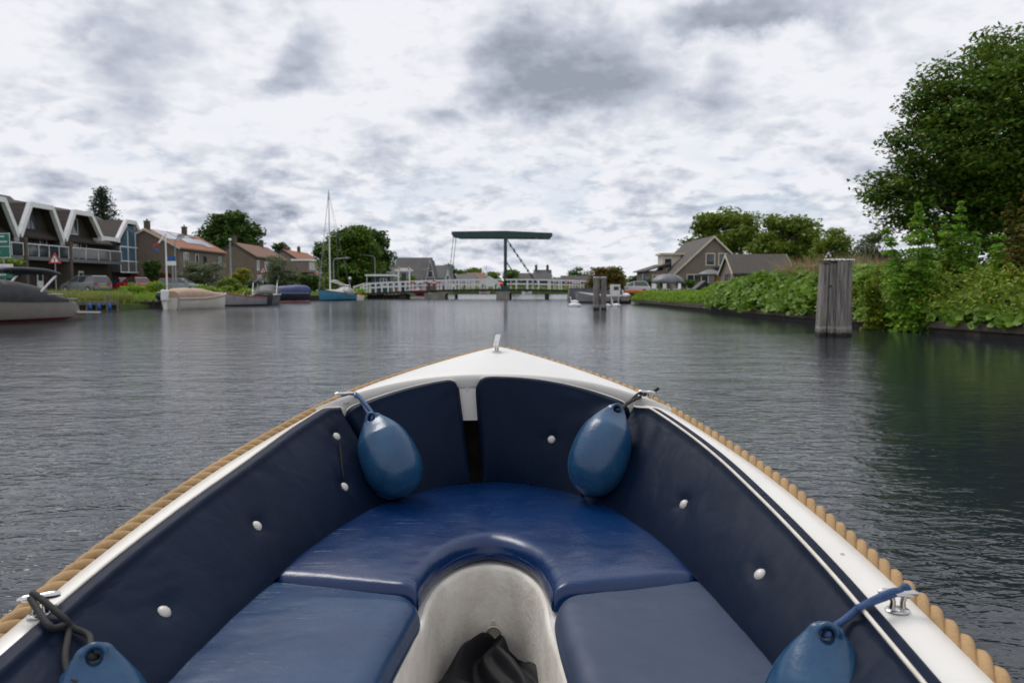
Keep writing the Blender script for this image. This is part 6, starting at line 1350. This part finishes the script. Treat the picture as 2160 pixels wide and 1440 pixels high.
# ---------------------------------------------------------------- left bank shrubs
g = 'garden shrubs on the left bank'
for (lb, px, D, el_, n, lf, m_, cr, tr) in (
 ('tall clipped dark hedge block left of the flagpole', 321, 92, [(321,578,16,22),(321,560,12,8)], 4200, .26, 'leaf_dark', .5, .1),
 ('loose grey-green tree in front of the solar panel house', 425, 90, [(420,580,30,22),(445,570,16,18),(405,560,12,12),(400,590,20,14)], 5200, .28, 'leaf_greyish', .8, .12),
 ('bright yellow-green shrub left of the second house gable', 507, 94, [(507,578,17,14),(498,590,12,12)], 2800, .25, 'leaf_yellow', .5, .1),
 ('dark green low hedge under the second house gable', 520, 98, [(522,598,18,8)], 1200, .25, 'leaf_dark', .4, 0),
 ('large grey-green willowy shrub before the second house', 597, 96, [(592,575,27,28),(610,590,24,18),(580,555,14,12)], 6500, .27, 'leaf_greyish', .8, .14),
 ('rounded dark green hedge left of the sailboat', 650, 90, [(652,600,20,18),(660,590,12,10)], 3600, .25, 'leaf_dark', .5, .1),
 ('yellow mounded shrub behind the white-roofed off-roader', 606, 103, [(606,604,11,8)], 900, .22, 'leaf_yellow', .4, 0),
 ('green mounded shrub between the cream boat and the person', 438, 62, [(440,618,22,14),(425,612,14,10)], 3200, .16, 'leaf_bright', .35, 0),
 ('mid-green garden bush right of the person', 482, 78, [(480,598,22,12),(500,606,18,10)], 2600, .2, 'leaf_mid', .4, 0),
 ('yellow-green low bush behind the grey sloop', 475, 70, [(478,614,16,8),(520,618,20,8)], 2000, .16, 'leaf_light', .35, 0),
 ('green hedge between sailboat mast and bridge', 690, 96, [(690,598,16,12),(705,604,14,10)], 1800, .24, 'leaf_mid', .5, 0),
 ('grassy green bank shrub under the bridge end', 755, 90, [(752,620,14,12),(765,625,10,10)], 1900, .2, 'leaf_bright', .4, 0),
 ('round clipped bush left of the white portal', 845, 101, [(845,590,7,9)], 700, .22, 'leaf_bright', .3, 0),
 ('round clipped bush right of the white portal', 869, 101, [(869,590,8,9)], 700, .22, 'leaf_bright', .3, 0),
 ('leafy green plants behind the plank landing', 300, 60, [(300,610,26,9),(330,604,18,10),(275,606,14,8)], 2600, .15, 'leaf_bright', .3, 0),
 ('dark climbing shrub on the carport behind the green sign', 30, 60, [(22,552,26,5),(5,556,20,6)], 900, .2, 'leaf_light', .3, 0)):
    tree('bush' if 'tree' not in lb else 'garden_tree', lb, bs(px, D, .7), [E_(a,b,D,c,d) for a,b,c,d in el_], n, lf, m_, 'bush' if 'tree' not in lb else 'tree', cr=cr, trunk_r=tr or .1, limbs=tr > 0, group=g, fork=.2)
# balcony flowers
t = thing('planter', 'green plant box on the first terrace balcony', 'plant', (-45.2, 70.2, 4.3)); leaf_mesh('foliage', ell_pts([((-45.2,70.2,4.75),(.3,.8,.3))],250,.2), .16, 'leaf_bright', t)
t = thing('planter', 'red flower box on the balcony left of the bay window', 'plant', (-45.2, 84.5, 4.3)); leaf_mesh('foliage', ell_pts([((-45.2,84.5,5.0),(.3,.7,.4))],250,.2), .16, 'leaf_red', t)
# ---------------------------------------------------------------- blades (grass and reeds): thin upright quads
def blades(name, P, h, w, m_, label, kind='stuff', cat='grass', lean=.35, parent=None):
    P = np.asarray(P, float); N = len(P); a = rng.random(N)*2*np.pi; hh = h*(.55+.9*rng.random(N)); L_ = rng.normal(size=(N,2))*lean
    V = np.empty((N,4,3)); d = np.stack([np.cos(a), np.sin(a), np.zeros(N)], 1)*w/2
    top = P+np.stack([L_[:,0]*hh, L_[:,1]*hh, hh], 1); mid = P+np.stack([L_[:,0]*hh*.35, L_[:,1]*hh*.35, hh*.6], 1)
    V[:,0] = P-d; V[:,1] = P+d; V[:,2] = mid+d*.9; V[:,3] = mid-d*.9
    V2 = np.empty((N,3,3)); V2[:,0] = mid-d*.9; V2[:,1] = mid+d*.9; V2[:,2] = top
    me = bpy.data.meshes.new(name); co = np.concatenate([V.reshape(-1,3), V2.reshape(-1,3)]); nv_ = len(co); me.vertices.add(nv_); me.vertices.foreach_set('co', co.reshape(-1))
    me.loops.add(nv_); me.loops.foreach_set('vertex_index', np.arange(nv_)); me.polygons.add(2*N); me.polygons.foreach_set('loop_start', np.concatenate([np.arange(0,4*N,4), 4*N+np.arange(0,3*N,3)])); me.polygons.foreach_set('loop_total', np.concatenate([np.full(N,4), np.full(N,3)]))
    me.materials.append(MATS[m_]); me.update(); me.validate(); o = bpy.data.objects.new(name, me); col.objects.link(o); return tag(o, label, cat, kind=kind)
def scatter(n, f):
    return np.array([f() for _ in range(n)])
def lb_(ymin, ymax, d0, d1, z=None):
    y = random.uniform(ymin, ymax); dx = d0+(d1-d0)*random.random()**1.2; x = LS(y)-dx; return (x, y, .35+min(dx,12)*.04)
blades('reeds', scatter(9000, lambda: lb_(30, 52, .2, 5.5)), .62, .05, 'reed', 'tall straw and green reeds along the left bank behind the tender', cat='reeds')
blades('grass', scatter(9000, lambda: lb_(30, 58, 0, 9)), .48, .05, 'blade', 'long green grass on the left bank near the jetties')
blades('grass', scatter(7000, lambda: lb_(58, 92, .3, 10)), .42, .07, 'blade', 'short grass of the left bank gardens behind the moored boats')
# ---------------------------------------------------------------- right bank growth
def burdock(name, C, size, m_, label, up=.5, tilt_out=(-.6,-.5,0)):
    """big rounded cupped leaves as small fans"""
    C = np.asarray(C, float); N = len(C); K = 8; n = rng.normal(size=(N,3))*.55+np.array([tilt_out[0], tilt_out[1], up+.6]); n /= np.linalg.norm(n,axis=1)[:,None]
    t_ = np.cross(n, rng.normal(size=(N,3))); t_ /= np.linalg.norm(t_,axis=1)[:,None]; b_ = np.cross(n, t_); s = size*(.55+.75*rng.random(N))
    V = np.empty((N,K+1,3)); V[:,0] = C+n*(s*-.10)[:,None]
    for k in range(K):
        an = 2*np.pi*k/K; r_ = s*(.5 if k else .28)*(1+.12*rng.normal(size=N)); V[:,k+1] = C+t_*(np.cos(an)*r_)[:,None]+b_*(np.sin(an)*r_*.86)[:,None]+n*(.06*s*rng.normal(size=N))[:,None]
    F = np.array([[0,k+1,(k+1)%K+1] for k in range(K)]); I = (np.arange(N)[:,None,None]*(K+1)+F[None]).reshape(-1,3)
    me = bpy.data.meshes.new(name); me.vertices.add(N*(K+1)); me.vertices.foreach_set('co', V.reshape(-1)); me.loops.add(len(I)*3); me.loops.foreach_set('vertex_index', I.reshape(-1)); me.polygons.add(len(I)); me.polygons.foreach_set('loop_start', np.arange(0,len(I)*3,3)); me.polygons.foreach_set('loop_total', np.full(len(I),3)); me.polygons.foreach_set('use_smooth', np.ones(len(I),bool))
    me.materials.append(MATS[m_]); me.update(); me.validate(); o = bpy.data.objects.new(name, me); col.objects.link(o); return tag(o, label, 'ground cover', kind='stuff')
def rb(y0, y1, d0, d1, hf, surf=.35):
    """point on a billowing hedge-like mass: hf(y,dx) gives its top height"""
    y = random.uniform(y0, y1); dx = random.uniform(d0, d1); H = hf(y, dx); z = .3+(H-.3)*(random.random()**surf); return (RS(y)+dx, y, z)
# height of the leafy mass by distance along the bank (from the photo's outline)
HT = spl([13,17,20,24,27,30,34,38,42,46,50,54,58,63,67], [2.2,2.1,2.0,1.9,2.15,2.1,2.1,2.2,2.0,1.75,1.25,1.0,.95,.9,.75])
def hf(y, dx):
    e = min(1, (dx+.35)/1.0); return .25+HT(y)*math.sqrt(max(0, e))*(.86+.22*nv(y*.7, dx*.7, 2)+.12*nv(y*2.2, dx*2.2, 5))
burdock('butterbur', scatter(6500, lambda: rb(30, 46, -.35, 3.6, hf, .30)), .38, 'leaf_burdock', 'mass of large round butterbur leaves spilling over the right bank edge left of the piles')
burdock('butterbur', scatter(3200, lambda: rb(15, 30, -.30, 2.6, lambda y, dx: hf(y, dx)*.70, .35)), .34, 'leaf_burdock', 'large round leaves above the quay edging right of the piles')
o = leaf_mesh('ground_cover', scatter(17000, lambda: rb(44, 67.5, -.25, 3.2, hf, .30)), .17, 'leaf_bright'); tag(o, 'low bright green ground cover on the right bank towards the geese', 'ground cover', kind='stuff')
o = leaf_mesh('brambles', scatter(42000, lambda: rb(14, 33, -.2, 4.8, lambda y, dx: hf(y, dx)*1.02, .40)), .115, 'leaf_light'); tag(o, 'tangled brambles and nettles covering the bank right of the piles', 'brambles', kind='stuff')
o = leaf_mesh('brambles', scatter(12000, lambda: rb(28, 46, .6, 6, lambda y, dx: hf(y, dx)*1.03, .35)), .13, 'leaf_mid'); tag(o, 'mixed weeds behind the butterbur leaves', 'weeds', kind='stuff')
blades('dry_grass', scatter(5200, lambda: (lambda y: (RS(y)+random.uniform(.8,4.2), y, .9+random.uniform(0,.5)))(random.uniform(33,38.5))), 1.2, .022, 'straw', 'dry straw-coloured grass stems behind the butterbur beside the piles')
blades('dry_grass', scatter(4500, lambda: (lambda y: (RS(y)+random.uniform(-.1,4.2), y, .5+random.uniform(0,1.0)))(random.uniform(14,22.0))), 1.1, .018, 'reed', 'brownish grasses and dead stems on the bank at the right edge', lean=.5)
blades('grass', scatter(14000, lambda: (lambda y: (RS(y)+random.uniform(0,14), y, .62))(random.uniform(30,90))), .35, .06, 'blade', 'rough grass on the right bank garden')
blades('grass', scatter(9000, lambda: (random.uniform(-60,60), 151+random.random()**2*60, .55)), .7, .3, 'blade', 'meadow grass on the far shore beyond the bridge')
g = 'tall leafy saplings on the right bank'
def sapling(label, px, D, ytop, ybot, w, m_, n, lf=.12):
    x = Xat(px, D); z1, z0 = zpx(ytop, D), zpx(ybot, D); t = thing('sapling', label, 'shrub', (x, D, .6), 0, g); mb = MB(); P = []; k_ = D/1680; H = z1-z0; cl = []
    for s in range(6):      # several shoots, each a chain of loose leaf whorls
        top = z1 if s == 0 else z1-random.uniform(.08, .6)*H; ax = 0 if s == 0 else random.uniform(-.5,.5)*w*k_; ay = random.uniform(-.5,.5)*w*k_
        mb.tube([(0,0,-.2),(ax*.5,ay*.5,(top-.6)*.5),(ax,ay,top-.6)], [.03,.02,.006], 5); z = z0+.1; 
        while z < top:
            f_ = (z-z0)/(top-z0); rr = w*k_*(.40*(1-f_)**.7+.05)*random.uniform(.6,1.25); cl.append((x+ax*f_+random.uniform(-.3,.3)*rr, D+ay*f_+random.uniform(-.3,.3)*rr, z, rr)); z += random.uniform(.16,.32)
    m = max(8, n//len(cl))
    for cx_, cy_, cz_, rr in cl:
        k = int(m*(.35+rr/(w*k_*.3))); an = rng.random(k)*2*np.pi; rd = rr*(.25+.85*rng.random(k)); P.append(np.stack([cx_+np.cos(an)*rd, cy_+np.sin(an)*rd, cz_-.30*rd*rd/rr+rng.normal(size=k)*.035], 1))
    leaf_mesh('foliage', np.concatenate(P), lf, m_, t, up=1.3); mb.build('stem', 'bark', t, smooth=60)
sapling('tallest maple sapling, just right of the timber piles', 1935, 26.5, 432, 690, 100, 'leaf_fresh', 9000, .15)
sapling('second maple sapling with orange shoot tips below the big maple', 2030, 27.0, 426, 660, 74, 'leaf_fresh', 6500, .15)
sapling('slim yellow-tipped sapling further right', 2107, 25.5, 486, 650, 60, 'leaf_fresh', 3600, .14)
sapling('reddish-tipped sapling at the right edge of the photo', 2158, 24.5, 405, 660, 80, 'leaf_olive', 5200, .15)
sapling('low sapling beside the piles on the right bank', 1852, 27.5, 560, 690, 60, 'leaf_light', 4500)
sapling('short leafy shrub between the two tall saplings', 1985, 27.5, 520, 680, 50, 'leaf_light', 4200)


for (px, py, D, r_, lb) in ((1700,575,40,8,'rust-red dead dock stem standing left of the piles'),):
    t = thing('dock_plant', lb, 'plant', bs(px, D, .8)); mb = MB(); mb.tube([(0,0,0),(.1,0,1.2),(.15,0,2.2)],[.02,.015,.008],5); mb.build('stem','old_wood',t); leaf_mesh('seed_head', ell_pts([E_(px,568,D,5,16)],260,.12), .09, 'leaf_red', t)
tree('hedge', 'dark clipped garden hedge in front of the far brick house wall', bs(1452,86,.75), [E_(1448,598,86,22,8),E_(1470,600,86,14,7)], 2400, .2, 'leaf_dark', 'hedge', cr=.35, limbs=False, group='garden bushes of the right bank house')
tree('hedge', 'dark green hedge left of the grey gazebo', bs(1370,90,.7), [E_(1368,604,90,22,9),E_(1360,597,90,14,7)], 2400, .22, 'leaf_dark', 'hedge', cr=.4, limbs=False, group='garden bushes of the right bank house')
